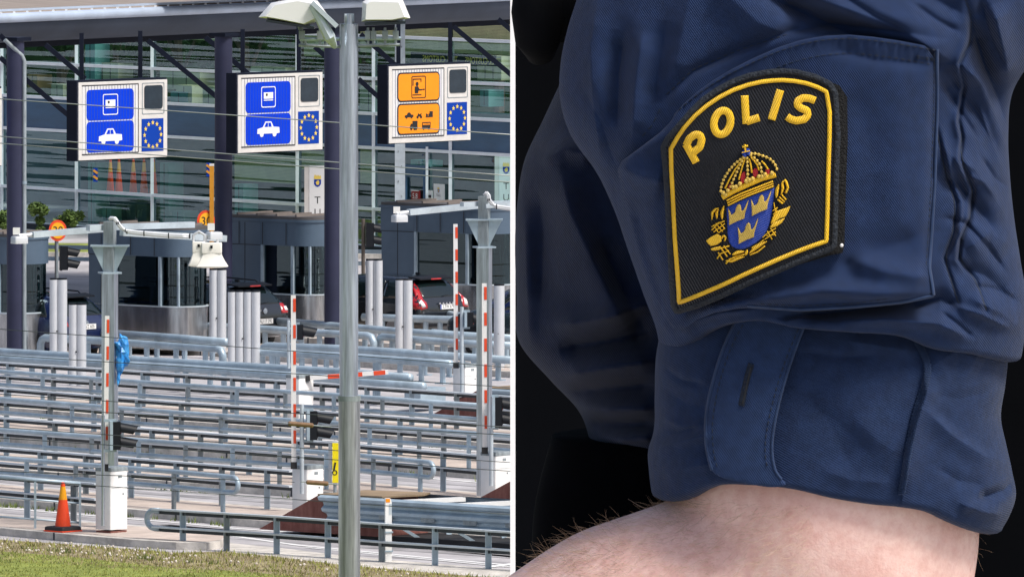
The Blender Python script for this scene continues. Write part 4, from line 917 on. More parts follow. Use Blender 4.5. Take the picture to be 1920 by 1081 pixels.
a, b = FP(807.5, z=zq(811, 380)) + fn * .08, FP(814.5, z=zq(811, 380)) + fn * .08; MB().ext([a, b, b + UZ * .33, a + UZ * .33], -fn * .02).build("paper", M_white, t); mb = MB(); mb.bar(FP(809, z=zq(811, 368)) + fn * .084, FP(813, z=zq(811, 368)) + fn * .084, .05, .07, (0, 0, 1)); mb.build("print", M_ink, t)
t = thing("temperature_display", "small red digital display reading 5,8 above the right booth", "display", FP(784, z=zq(784, 376)) + fn * .1)
a, b = FP(777, z=zq(784, 376)) + fn * .1, FP(791, z=zq(784, 376)) + fn * .1
MB().ext([a, b, b + UZ * .27, a + UZ * .27], -fn * .05).build("case", mat("display_red", (.25, .004, .008), .4, var=0), t); mb = MB(); add_text(mb, "5,8", FP(784, z=zq(784, 376) + .06) + fn * .105, fd, UZ, .2); mb.build("digits", M_white, t)
mb = MB()
for p, q in (((777, 0), (791, 0)), ((777, .27), (791, .27))): mb.bar(FP(p[0], z=zq(784, 376) + p[1]) + fn * .1, FP(q[0], z=zq(784, 376) + q[1]) + fn * .1, .03, .02)
mb.build("rim", M_white, t)
mb = MB(); add_text(mb, "CENTER", FP(775, z=zq(784, 381)) + fn * .07, fd, UZ, .11); tag(mb.build("window_words", M_galvl), "pale word on the glass under the red display", "lettering")
# blue glass door
t = thing("entrance_door", "blue framed glass door behind the pale square pole", "door", FP(775, z=0) + fn * .05)
mb = MB()
for x in (763, 801): p = FP(x, z=0) + fn * .06; mb.bar(p, p + UZ * zq(775, 318), .12, .06, (0, 1, 0))
mb.bar(FP(760, z=zq(775, 316)) + fn * .06, FP(804, z=zq(775, 316)) + fn * .06, .06, .2); mb.bar(FP(760, z=zq(775, 327)) + fn * .055, FP(804, z=zq(775, 327)) + fn * .055, .06, .12); mb.build("frame", M_span, t)
MB().bar(FP(804.5, z=0) + fn * .07, FP(804.5, z=zq(804, 275)) + fn * .07, .07, .05, (0, 1, 0)).build("jamb", M_frame, t)
# customs pylons
def pylon(x0, x1, y0, Y, lab, side=None):
    s = scl(Y); t = thing("customs_pylon", lab, "pylon sign", P((x0 + x1) / 2, 480, Y), 0, "white customs pylons with vertical letters")
    hh = (480 - y0) / s; wd = (x1 - x0) / s
    local(t, "panel", MB().box((0, 0, hh / 2), (wd, .2, hh)), M_white); local(t, "edge", MB().box((-wd / 2 - .06, .03, hh / 2), (.12, .24, hh - .01)), M_sgrey)
    mb = MB()
    for k, ch in enumerate("TULL"): add_text(mb, ch, (0, -.103, hh - .92 - k * .30), (1, 0, 0), (0, 0, 1), .25)
    local(t, "letters", mb, M_ink)
    def fl(mb, pts, y): return plate(mb, pts, y, .004)
    k = .085; mb = MB(); z = hh - .38
    fl(mb, [(x * k * 2, z + q * k * 2) for x, q in ((-.5, .3), (-.5, -.35), (-.3, -.65), (0, -.8), (.3, -.65), (.5, -.35), (.5, .3))], -.101); local(t, "shield_emblem", mb, M_eu)
    mb = MB(); fl(mb, [(x * k * 2, z + q * k * 2) for x, q in ((-.5, .34), (.5, .34), (.5, .7), (.42, .95), (.3, .72), (.2, 1.0), (.05, .75), (-.05, 1.02), (-.2, .75), (-.3, 1.0), (-.42, .95), (-.5, .7))], -.101); fl(mb, [(x * k * 2, z + q * k * 2) for x, q in ((-.28, -.1), (-.1, -.5), (.2, -.45), (.28, -.05), (.1, .2), (-.1, .05))], -.106); local(t, "crown_emblem", mb, M_yel)
pylon(580, 611, 311, 262, "white customs pylon beside the round column, letters going down")
pylon(936, 962, 289, FP(948, z=0).y + .5, "white customs pylon at the right edge behind the booth")
# chevron boards seen near the facade
def chevron(px, py, Y, lab):
    t = thing("chevron_board", lab, "warning board", P(px, py + 20, Y), 0, "blue and yellow striped boards near the facade"); s = scl(Y)
    MB().box(P(px, py, Y), (8 / s, .03, 26 / s)).build("board", M_eu, t); mb = MB()
    for k in (-6, 5): mb.bar(P(px - 4, py + k - 3, Y - .02), P(px + 4, py + k + 3, Y - .02), .06, .01, (0, 1, 0))
    mb.build("stripe", M_amber, t)
chevron(179, 328, 287, "striped board behind the lower glass below the left sign"); chevron(391, 318, 284, "striped board left of the ochre post")
# ------------------------------------------------------------------ planting behind
def leaf_mass(name, c, rad, n, size, m, seed, trunk=None, label=None, cat="bush", group=None):
    r = random.Random(seed); cl = [(Vector((r.gauss(0, .45), r.gauss(0, .45), r.gauss(0, .42))), r.uniform(.25, .5)) for _ in range(max(6, n // 260))]
    mb = MB(); c = Vector(c)
    for i in range(n):
        q, k = r.choice(cl); d = Vector((r.gauss(0, 1), r.gauss(0, 1), r.gauss(0, 1))); d.normalize(); d *= k * r.random() ** .4
        p = q + d
        if p.length > 1.25: p *= 1.1 / p.length
        p = c + Vector((p.x * rad[0], p.y * rad[1], p.z * rad[2]))
        if p.z < .02: p.z = .02 + r.random() * .1
        u = Vector((r.gauss(0, 1), r.gauss(0, 1), r.gauss(0, .7))).normalized(); v = u.cross(Vector((r.gauss(0, 1), r.gauss(0, 1), r.gauss(0, 1)))).normalized(); s = size * r.uniform(.5, 1.2)
        mb.add([p - u * s, p + v * s * .5, p + u * s, p - v * s * .5], [(0, 1, 2, 3)])
    t = thing(name, label, cat, (c.x, c.y, 0), 0, group); mb.build("foliage" if cat != "tree" else "crown", m, t)
    if trunk:
        mt = MB(); mt.tube([(c.x, c.y, 0), (c.x + .1, c.y, c.z * .5), (c.x, c.y + .1, c.z)], [trunk, trunk * .8, trunk * .4], 8)
        for k in range(5):
            a = k * 1.3; mt.tube([(c.x, c.y, c.z * (.5 + .08 * k)), (c.x + math.cos(a) * rad[0] * .5, c.y + math.sin(a) * rad[1] * .5, c.z + rad[2] * .2)], [trunk * .4, .03], 6)
        mt.build("trunk", M_bark, t, True)
for k, (px, Y, h, rw) in enumerate(((-40, 330, 6.2, 3.2), (110, 326, 6.0, 3.0), (215, 330, 6.6, 3.4), (330, 324, 6.2, 3.0), (455, 320, 6.5, 3.2), (560, 322, 6.2, 3.2), (680, 316, 6.0, 3.0), (800, 318, 6.4, 3.4), (930, 314, 6.4, 3.2))):
    leaf_mass("tree", P(px, 120, Y).to_2d().to_3d() + Vector((0, 0, h)), (rw, rw, 3.4), 2600, .16, M_leafd, 40 + k, .2, ["tree behind the customs building at the far left edge", "tree behind the customs building left of the left sign", "tree behind the building above the left sign", "tree behind the building between left sign and middle column", "tree behind the building above the middle sign", "tree behind the building left of the lamp post", "tree behind the building right of the lamp post", "tree behind the building above the orange sign", "tree behind the building at the right edge"][k], "tree", "trees behind the customs building")
for k, (px, py, wpx, hpx, lab) in enumerate(((8, 438, 36, 50, "bush at the far left edge behind the booth"), (70, 442, 56, 62, "bush between the left column and the left round speed sign"), (130, 442, 52, 58, "bush right of the left round speed sign"), (446, 452, 40, 54, "bush right of the middle round column"), (705, 470, 50, 62, "bush in the gap left of the right booth"))):
    g = W(px, py); s = scl(g.y); leaf_mass("bush", g + Vector((0, .6, hpx / s * .42)), (wpx / s / 2 * 1.1, .7, hpx / s * .48), 2200, .06, M_leaf, 70 + k, None, lab, "bush", "bushes behind the booths")
sheet("lawn", [W(-300, 452), W(1300, 470), W(1300, 485), W(-300, 478)], .02, M_grass)
sheet("far_road", [W(-300, 484), W(1300, 492), W(1300, 560), W(-300, 548)], .003, M_asph)
o = MB()
gk = [W(-200, 479.5), W(1200, 487)]; struct(MB().bar(gk[0], gk[1], .2, .24).build("kerb", M_kerb))
t = thing("guard_rail", "grey two bar guard rail on the far road behind the booths", "guard rail", W(300, 520))
for z in (.45, .75): MB().bar(W(-200, 513, 0) + UZ * z, W(1200, 535, 0) + UZ * z, .06, .1).build("rail", M_galv, t)
for x in range(-150, 1200, 110): p = W(x, 513 + (x + 200) * .0157); MB().bar(p, p + UZ * .78, .08, .08, (0, 1, 0)).build("post", M_galv, t)
# ------------------------------------------------------------------ cars
def resample(p, n):
    p = np.array(p, float); d = np.r_[0, np.cumsum(np.hypot(*np.diff(p, axis=0).T))]; t = np.linspace(0, d[-1], n)
    return np.c_[np.interp(t, d, p[:, 0]), np.interp(t, d, p[:, 1])]
def cdt(poly, step):      # fill an outline with small triangles
    q = []
    for a, b in zip(poly, poly[1:] + poly[:1]):
        n = max(1, int(math.hypot(b[0] - a[0], b[1] - a[1]) / step))
        q += [(a[0] + (b[0] - a[0]) * k / n, a[1] + (b[1] - a[1]) * k / n) for k in range(n)]
    xs = [p[0] for p in q]; ys = [p[1] for p in q]; nb = len(q); pts = list(q)
    gx = np.arange(min(xs) + step / 2, max(xs), step); gy = np.arange(min(ys) + step / 2, max(ys), step)
    X, Y = np.meshgrid(gx, gy); X = X.ravel(); Y = Y.ravel()
    A = np.array(q); B = np.roll(A, -1, 0); ins = np.zeros(len(X), bool); dm = np.full(len(X), 1e9)
    for (ax, ay), (bx, by) in zip(A, B):
        c = ((ay > Y) != (by > Y)) & (X < (bx - ax) * (Y - ay) / (by - ay + 1e-12) + ax); ins ^= c
        dx, dy = bx - ax, by - ay; t = np.clip(((X - ax) * dx + (Y - ay) * dy) / (dx * dx + dy * dy + 1e-12), 0, 1)
        dm = np.minimum(dm, np.hypot(X - ax - t * dx, Y - ay - t * dy))
    k = ins & (dm > step * .45); pts += list(zip(X[k].tolist(), Y[k].tolist()))
    r = delaunay_2d_cdt([Vector(p) for p in pts], [(i, (i + 1) % nb) for i in range(nb)], [list(range(nb))], 1, 1e-6)
    V = [tuple(v) for v in r[0]]; Fc = [tuple(f) for f in r[2]]
    out = []
    for f in Fc:
        a, b, c = (V[i] for i in f[:3]); ar = (b[0] - a[0]) * (c[1] - a[1]) - (c[0] - a[0]) * (b[1] - a[1]); out.append(f if ar > 0 else f[::-1])
    cnt = {}
    for f in out:
        for i in range(len(f)): cnt[(f[i], f[(i + 1) % len(f)])] = 1
    bd = [e for e in cnt if (e[1], e[0]) not in cnt]
    return V, out, bd
def car(loc, rz, lab, paint, st, lights, platetext, wide=1.83, extra=None):
    """st: stations (y from rear, sill z, belt z, roof z, half width at belt, half width at roof); rear at y = 0, nose towards +Y"""
    t = thing("parked_car", lab, "car", loc, rz)
    hw = wide / 2; mb = MB(); n = 0; v = []; f = []
    for (y, zs, zb, zr_, kb, kr) in st:
        b = hw * kb; r = hw * kr; ring_ = [(0, zs), (b * .7, zs), (b * .93, zs + .04), (b, zs + .22), (b * 1.0, (zs + zb) / 2 + .08), (b * .965, zb - .03), (b * .94, zb)]
        if zr_ > zb + .05: ring_ += [((b * .94 * .5 + r * .5) * 1.015, zb + (zr_ - zb) * .5), (r, zr_ - .07), (r * .88, zr_ - .015), (r * .5, zr_), (0, zr_ + .01)]
        else: ring_ += [(b * .9, zb + .01), (b * .8, zb + .02), (b * .6, zb + .025), (b * .3, zb + .03), (0, zb + .03)]
        full = ring_ + [(-x, z) for x, z in ring_[-2:0:-1]]; n = len(full); v += [(x, y, z) for x, z in full]
    k = len(st); f = [(i * n + j, i * n + (j + 1) % n, (i + 1) * n + (j + 1) % n, (i + 1) * n + j) for i in range(k - 1) for j in range(n)]
    f += [tuple(range(n - 1, -1, -1)), tuple((k - 1) * n + j for j in range(n))]
    mb.add(v, f)
    # wheel wells cut visually by dark arches; body smoothed
    body = local(t, "body", mb, paint, 'all'); md = body.modifiers.new("s", 'SUBSURF'); md.levels = md.render_levels = 2
    dg = bpy.context.evaluated_depsgraph_get(); ev = body.evaluated_get(dg); me = ev.to_mesh(); vv = [tuple(x.co) for x in me.vertices]; ff = [tuple(p.vertices) for p in me.polygons]; ev.to_mesh_clear()
    bv = BVHTree.FromPolygons(vv, ff)
    def decal(nm, poly, side, m, off=.006, step=.06, mbx=None):
        V, Fc, bd = cdt(poly, step); o = mbx or MB(); pts = []
        for a, b in V:
            if side == 'rear': org, d = Vector((a, -2, b)), Vector((0, 1, 0))
            elif side == 'left': org, d = Vector((-3, a, b)), Vector((1, 0, 0))
            elif side == 'front': org, d = Vector((a, 9, b)), Vector((0, -1, 0))
            else: org, d = Vector((3, a, b)), Vector((-1, 0, 0))
            h = bv.ray_cast(org, d)[0]
            if h is None: h = bv.find_nearest(org + d * 2.2)[0]
            pts.append(h - d * off)
        k = len(pts); d2 = {'rear': Vector((0, 1, 0)), 'left': Vector((1, 0, 0)), 'right': Vector((-1, 0, 0)), 'front': Vector((0, -1, 0))}[side]
        flip = side in ('left', 'front')
        fs = [(f_[::-1] if flip else f_) for f_ in Fc]; pts2 = [p + d2 * (off + .01) for p in pts]
        fs += [((b, a, a + k, b + k) if not flip else (a, b, b + k, a + k)) for a, b in bd]
        o.add(pts + pts2, fs)
        return o if mbx else local(t, nm, o, m, 'all')
    for it in lights: decal(*it)
    # wheels
    for y in (.82, 3.52):
        for sx in (-1, 1):
            o = local(t, "wheel", MB().tube([(sx * (hw - .2), y, .315), (sx * (hw - .015), y, .315)], .315, 24), M_tread, True)
            r_ = MB(); r_.tube([(sx * (hw - .03), y, .315), (sx * (hw - .005), y, .315)], .205, 20); c = local(t, "rim", r_, M_rim, True); c.parent = o
            decal("wheel_arch", [(y + .39 * math.cos(R(a)), .33 + .37 * math.sin(R(a))) for a in range(-20, 201, 20)], 'left' if sx < 0 else 'right', M_black, .002)
    if platetext:
        zp, py_ = platetext[1], platetext[2]
        h = bv.ray_cast(Vector((platetext[3], -2, zp)), Vector((0, 1, 0)))[0]; y0 = (h.y if h else 0) - .02
        q = local(t, "number_plate", MB().box((platetext[3], y0, zp), (.52, .012, .115)), M_plate)
        o = MB(); add_text(o, platetext[0], (platetext[3] + .02, y0 - .008, zp - .036), (1, 0, 0), (0, 0, 1), .115, .82); x = local(t, "plate_letters", o, M_ink); x.parent = q
        o = MB(); o.box((platetext[3] - .24, y0 - .0075, zp), (.035, .004, .11)); x = local(t, "plate_strip", o, M_eu); x.parent = q
    return t, decal, bv
M_cb = mat("car_paint_black", (.006, .008, .012), .25, var=.1, coat=1); M_cn = mat("car_paint_navy", (.005, .012, .055), .25, var=.1, coat=1); M_cg = mat("car_paint_dark_teal", (.008, .022, .028), .25, var=.1, coat=1)
EST = [(.0, .42, .70, .70, .80, .7), (.03, .30, .86, .86, .92, .7), (.10, .27, .95, 1.0, .97, .70), (.22, .25, .97, 1.18, .985, .70), (.46, .23, .965, 1.40, 1, .70), (.75, .22, .96, 1.465, 1, .71), (1.5, .20, .95, 1.50, 1, .72), (2.4, .20, .94, 1.49, 1, .71), (2.9, .20, .93, 1.40, 1, .68), (3.3, .20, .93, 1.18, 1, .66), (3.65, .20, .93, .94, .99, .7), (4.1, .22, .86, .86, .96, .7), (4.45, .26, .74, .74, .88, .7), (4.6, .34, .6, .6, .76, .7)]
def mir(p): return [(-x, z) for x, z in p[::-1]]
rear_win = [(-.60, 1.02), (.60, 1.02), (.66, 1.06), (.52, 1.34), (.44, 1.38), (-.44, 1.38), (-.52, 1.34), (-.66, 1.06)]
sidew = [[(.42, 1.01), (1.18, .995), (1.18, 1.38), (.95, 1.385), (.66, 1.33)], [(1.24, .995), (2.1, .985), (2.1, 1.40), (1.24, 1.39)], [(2.16, .985), (3.18, .98), (2.72, 1.33), (2.5, 1.385), (2.16, 1.40)]]
def common(): 
    L = [("rear_window", rear_win, 'rear', M_cglass)]
    for sd_ in ('left', 'right'):
        for p in sidew: L.append(("side_window", p, sd_, M_cglass))
    L.append(("bumper_trim", [(-.70, .36), (.70, .36), (.76, .44), (-.76, .44)], 'rear', M_black, .012))
    L.append(("door_seam", [(1.21, .4), (1.225, .4), (1.225, .98), (1.21, .98)], 'left', M_ink, .002)); L.append(("door_seam", [(2.13, .4), (2.145, .4), (2.145, .98), (2.13, .98)], 'left', M_ink, .002))
    L.append(("tailgate_seam", [(-.72, .50), (.72, .50), (.72, .512), (-.72, .512)], 'rear', M_ink, .003))
    return L
def finish(t, bv, badge, rails=True, brake=None):
    if rails:
        for sx in (-1, 1): local(t, "roof_rail", MB().tube([(sx * .60, .75, 1.44), (sx * .60, .85, 1.51), (sx * .61, 1.7, 1.545), (sx * .60, 2.4, 1.53), (sx * .59, 2.55, 1.47)], .017, 8), M_black, True)
    local(t, "spoiler", MB().ext([(-.56, .30, 1.41), (.56, .30, 1.41), (.60, .62, 1.455), (-.60, .62, 1.455)], (0, 0, .03)), M_black)
    if brake: local(t, "brake_lamp", MB().box((0, .315, 1.425), (.34, .04, .032)), M_tl)
    local(t, "rear_wiper", MB().bar((0, .12, 1.03), (.36, .16, 1.06), .02, .02), M_black)
    for sx in (-1, 1): local(t, "door_mirror", MB().ball((sx * 1.0, 2.95, 1.02), (.10, .07, .075), 10, 7), M_black, True)
    local(t, "aerial", MB().ext([(-.02, .8, 1.49), (.02, .8, 1.49), (.012, .95, 1.49)], (0, 0, .06)), M_black)
CARZ = LANE - .02
# first: navy estate at far left
lt = [(.55, .72), (.84, .70), (.93, .74), (.92, .90), (.56, .90)]
def place(px, py): g = W(px, py); return (g.x, g.y, .0)
L1 = common() + [("tail_light", [(.56, .80), (.95, .80), (.95, .98), (.58, .98)], 'rear', M_tl), ("tail_light", mir([(.56, .80), (.95, .80), (.95, .98), (.58, .98)]), 'rear', M_tl)]
t, dc, bv = car(place(163, 678), CARZ, "dark navy estate car half hidden by bollards at far left", M_cn, EST, L1, ("EWZ 605", .78, 0, .02)); finish(t, bv, None)
local(t, "badge", MB().tube([(0, .015, .86), (0, -.01, .86)], .05, 16), M_chrome, True)
L2 = common() + [("tail_light", [(.56, .80), (.95, .80), (.95, 1.02), (.62, 1.02)], 'rear', M_tl), ("tail_light", mir([(.56, .80), (.95, .80), (.95, 1.02), (.62, 1.02)]), 'rear', M_tl), ("light_core", [(.70, .86), (.82, .86), (.82, .95), (.70, .95)], 'rear', M_white, .012), ("light_core", mir([(.70, .86), (.82, .86), (.82, .95), (.70, .95)]), 'rear', M_white, .012)]
t, dc, bv = car(place(497, 655), CARZ, "black estate car with a round chrome badge between the left and middle booths", M_cb, EST, L2, ("AU 17 292", .64, 0, -.02)); finish(t, bv, None, brake=1)
local(t, "badge", MB().tube([(0, .03, .87), (0, -.012, .87)], .065, 20), M_chrome, True)
local(t, "chrome_strip", MB().box((0, -.005, .47), (1.3, .02, .02)), M_chrome)
# tall red lamps along the rear pillars
vt = [(.60, .78), (.88, .74), (.93, .80), (.90, .98), (.74, 1.10), (.66, 1.36), (.55, 1.42), (.60, 1.15), (.66, .99), (.60, .92)]
vs = [(.02, .76), (.34, .78), (.32, .92), (.24, 1.05), (.58, 1.36), (.46, 1.41), (.14, 1.08), (.03, .95)]
L3 = common() + [("tail_light", vt, 'rear', M_tl), ("tail_light", mir(vt), 'rear', M_tl), ("tail_light", vs, 'left', M_tl), ("tail_light", vs, 'right', M_tl), ("light_core", [(.66, .82), (.78, .80), (.80, .94), (.72, .98)], 'rear', M_white, .012), ("light_core", mir([(.66, .82), (.78, .80), (.80, .94), (.72, .98)]), 'rear', M_white, .012)]
t, dc, bv = car(place(836, 640), CARZ, "black estate car with tall red lamps, in the lane beside the right booth", M_cb, EST, L3, ("LTW 679", .80, 0, .06)); finish(t, bv, None, rails=False, brake=1)
o = MB()
for k in range(5): o.box((-.22 + .11 * k, -.0, .88), (.05, .05, .035))
local(t, "tailgate_letters", o, M_chrome)
M_stuff = [mat("bag_green", (.05, .35, .18), .6, var=.1), mat("bag_yellow", (.5, .5, .05), .6, var=.1), mat("bag_pink", (.5, .05, .15), .6, var=.1)]
t, dc, bv = car(place(1163, 676), CARZ, "dark teal car at the right edge, partly hidden by the right mast", M_cg, [(y, a, b * 1.08, r * 1.1, kb, kr) for y, a, b, r, kb, kr in EST], [(n_, [(x, z * 1.09) for x, z in p], *r_) for n_, p, *r_ in common() if n_ == 'side_window'] + [("windscreen", [(-.62, 1.06), (.62, 1.06), (.5, 1.46), (-.5, 1.46)], 'front', M_cglass)], None); finish(t, bv, None, False)
# ------------------------------------------------------------------ footbridge with the officer
YA = 4.9; SA = YA / F; DREF = 270.0            # metres per photo pixel at the officer, reference depth in those pixels
def AP(x, y, d):                               # x, y in photo pixels, d = pixels towards the camera from the arm's axis plane
    return (float((x - 960) * SA), float(YA + (DREF - d) * SA), float(H - (y - HZ) * SA))
DECK = H - 1.47
struct(MB().box((.4, 3.0, DECK - .12), (9, 9, .24)).build("footbridge_deck", M_kerb))
for x in (-3.5, 4.3):
    for y in (-1, 6.9): o = MB().box((x, y, (DECK - .24) / 2), (.5, .5, DECK - .24)).build("bridge_pier", M_kerb); tag(o, "concrete pier carrying the footbridge %s, %s" % ("left of the officer" if x < 0 else "right of the officer", "near the plaza" if y > 3 else "behind the camera"), "pier")
def fabric(name, col, weave=1.5, dark=.5, ang=35, fine=1100, bumpn=.13, rough=.85, sheen=.08):
    m = mat(name, col, rough, var=.16, vs=160, spec=.2, sheen=sheen); n = m.node_tree; b = n.nodes["Principled BSDF"]
    tc = n.nodes.new("ShaderNodeTexCoord"); mp = n.nodes.new("ShaderNodeMapping"); mp.inputs["Rotation"].default_value = (0, R(ang), 0)
    n.links.new(tc.outputs["Object"], mp.inputs[0])
    wv = n.nodes.new("ShaderNodeTexWave"); wv.inputs["Scale"].default_value = fine / 3.14; wv.inputs["Distortion"].default_value = 1.2; wv.inputs["Detail"].default_value = 2; wv.bands_direction = 'X'
    n.links.new(mp.outputs[0], wv.inputs[0])
    no = n.nodes.new("ShaderNodeTexNoise"); no.inputs["Scale"].default_value = 1500; no.inputs["Detail"].default_value = 3
    n.links.new(tc.outputs["Object"], no.inputs["Vector"])
    n3 = n.nodes.new("ShaderNodeTexNoise"); n3.inputs["Scale"].default_value = 200; n3.inputs["Detail"].default_value = 4; n.links.new(tc.outputs["Object"], n3.inputs["Vector"])
    a = n.nodes.new("ShaderNodeMath"); a.operation = 'ADD'; n.links.new(wv.outputs[1], a.inputs[0]); n.links.new(no.outputs[0], a.inputs[1])
    b1 = n.nodes.new("ShaderNodeBump"); b1.inputs["Strength"].default_value = weave * .35; b1.inputs["Distance"].default_value = .0006; n.links.new(a.outputs[0], b1.inputs["Height"])
    b2 = n.nodes.new("ShaderNodeBump"); b2.inputs["Strength"].default_value = bumpn; b2.inputs["Distance"].default_value = .003; n.links.new(n3.outputs[0], b2.inputs["Height"]); n.links.new(b1.outputs[0], b2.inputs["Normal"])
    n.links.new(b2.outputs[0], b.inputs["Normal"]); return m
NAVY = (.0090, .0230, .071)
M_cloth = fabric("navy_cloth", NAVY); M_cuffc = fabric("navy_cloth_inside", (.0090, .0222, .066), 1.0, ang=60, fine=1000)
M_tors_shade = fabric("navy_shirt_shade", (.0036, .0098, .034)); M_patch = fabric("patch_twill", (.007, .009, .014), 2.4, ang=30, fine=820, bumpn=.1, sheen=.15)  # front is the sleeve's navy darkened, its shade put into the colour
M_velc = mat("velcro_black", (.004, .005, .007), .95, var=.5, vs=600, bump=1, bs=900)
M_pedge = mat("patch_edging", (.008, .014, .024), .8, var=.3, vs=500, bump=.6, bs=700)
def thread(name, col, ang, col2=None):
    m = mat(name, col, .5, var=.15, vs=60, spec=.4, col2=col2); n = m.node_tree; b = n.nodes["Principled BSDF"]
    tc = n.nodes.new("ShaderNodeTexCoord"); mp = n.nodes.new("ShaderNodeMapping"); mp.inputs["Rotation"].default_value = (0, R(ang), 0); n.links.new(tc.outputs["Object"], mp.inputs[0])
    wv = n.nodes.new("ShaderNodeTexWave"); wv.inputs["Scale"].default_value = 420; wv.inputs["Distortion"].default_value = 1.5; wv.inputs["Detail"].default_value = 2; n.links.new(mp.outputs[0], wv.inputs[0])
    b1 = n.nodes.new("ShaderNodeBump"); b1.inputs["Strength"].default_value = .6; b1.inputs["Distance"].default_value = .0006; n.links.new(wv.outputs[1], b1.inputs["Height"]); n.links.new(b1.outputs[0], b.inputs["Normal"]); return m
M_gold = thread("gold_thread", (.86, .52, .02), 20); M_goldp = thread("pale_gold_thread", (.72, .50, .10), -25); M_sblue = thread("blue_thread", (.006, .045, .36), 70); M_sred = thread("red_thread", (.50, .02, .035), 10)
M_tab = fabric('navy_cloth_tab', (.0145, .033, .092)); M_stitch = mat("stitch_thread", (.006, .013, .03), .8, var=.2, vs=300); M_seam = fabric("seam_edge", (.018, .036, .088), .6)
M_bhole = mat("buttonhole_thread", (.006, .014, .034), .9, var=.3, vs=400, bump=.6, bs=700)
M_vest = mat("black_vest", (.002, .0025, .0035), .9, spec=.1, var=.3, vs=30); M_trous = mat("dark_trousers", (.0008, .001, .0016), .95, var=.3, vs=60, spec=.03)
# skin with soft mottling
M_skin = mat("skin", (.88, .565, .505), .48, var=.10, vs=22, bump=.12, bs=900, spec=.35, col2=(.90, .66, .59))
nn = M_skin.node_tree; tcs = nn.nodes.new("ShaderNodeTexCoord"); bp0 = nn.nodes["Principled BSDF"]
ns = nn.nodes.new("ShaderNodeTexNoise"); ns.inputs["Scale"].default_value = 170; ns.inputs["Detail"].default_value = 8; ns.inputs["Roughness"].default_value = .7; nn.links.new(tcs.outputs["Object"], ns.inputs["Vector"])
rs = nn.nodes.new("ShaderNodeValToRGB"); nn.links.new(ns.outputs[0], rs.inputs[0]); rs.color_ramp.elements[0].position = .36; rs.color_ramp.elements[0].color = (.80, .62, .60, 1); rs.color_ramp.elements[1].position = .60; rs.color_ramp.elements[1].color = (1, 1, 1, 1)
mxs = nn.nodes.new("ShaderNodeMix"); mxs.data_type = 'RGBA'; mxs.blend_type = 'MULTIPLY'; mxs.inputs[0].default_value = .55
src_ = bp0.inputs["Base Color"].links[0].from_socket; nn.links.new(src_, mxs.inputs[6]); nn.links.new(rs.outputs[0], mxs.inputs[7]); nn.links.new(mxs.outputs[2], bp0.inputs["Base Color"])
bs_ = M_skin.node_tree.nodes["Principled BSDF"]; bs_.inputs["Subsurface Weight"].default_value = .12; bs_.inputs["Subsurface Radius"].default_value = (.012, .004, .002); bs_.inputs["Subsurface Scale"].default_value = .5
M_hairp = mat('pale_hair', (.62, .45, .34), .45, var=.1); M_hair = mat("arm_hair", (.40, .27, .18), .5, var=.3, vs=60)
def cub(xs, pts):                                # smooth interpolation through points
    p = np.array(sorted(pts), float); x = p[:, 0]; y = p[:, 1]; m = np.gradient(y, x)
    xs = np.clip(np.asarray(xs, float), x[0], x[-1]); i = np.clip(np.searchsorted(x, xs) - 1, 0, len(x) - 2); h = x[i + 1] - x[i]; t = (xs - x[i]) / h
    return (2 * t**3 - 3 * t**2 + 1) * y[i] + (t**3 - 2 * t**2 + t) * h * m[i] + (-2 * t**3 + 3 * t**2) * y[i + 1] + (t**3 - t**2) * h * m[i + 1]
def strokes(X, Y, lst):                          # folds: each (polyline, height, width on its left, width on its right)
    out = np.zeros(X.shape)
    for pl, h, wa, wb in lst:
        P_ = np.array(pl, float); wm = max(wa, wb) * 2.6
        sel = (X > P_[:, 0].min() - wm) & (X < P_[:, 0].max() + wm) & (Y > P_[:, 1].min() - wm) & (Y < P_[:, 1].max() + wm)
        if not sel.any(): continue
        x = X[sel]; y = Y[sel]; best = np.full(x.shape, 1e9); side = np.zeros(x.shape); al = np.zeros(x.shape)
        seg = np.hypot(*np.diff(P_, axis=0).T); cum = np.r_[0, np.cumsum(seg)]
        for k in range(len(P_) - 1):
            dx, dy = P_[k + 1] - P_[k]; t = np.clip(((x - P_[k, 0]) * dx + (y - P_[k, 1]) * dy) / seg[k]**2, 0, 1)
            qx = x - P_[k, 0] - t * dx; qy = y - P_[k, 1] - t * dy; d = np.hypot(qx, qy); m = d < best
            best = np.where(m, d, best); side = np.where(m, dx * qy - dy * qx, side); al = np.where(m, (cum[k] + t * seg[k]) / cum[-1], al)
        wd = np.where(side < 0, wa, wb); tap = np.clip(np.minimum(al, 1 - al) * 6, 0, 1); tap = .25 + .75 * tap
        out[sel] += 1.95 * h * tap * (.62 * np.exp(-(best / wd)**2) + .38 * np.exp(-2.0 * best / wd))
    return out
def vnoise(X, Y, s, seed):
    r = np.random.RandomState(seed); o = np.zeros(X.shape)
    for k in range(6):
        a = r.uniform(0, 6.28); f = r.uniform(.6, 1.6) / s; o += np.sin((X * math.cos(a) + Y * math.sin(a)) * f * 2 + r.uniform(0, 6.28) + 1.3 * np.sin((X * math.sin(a) - Y * math.cos(a)) * f + r.uniform(0, 6)))
    return o / 6
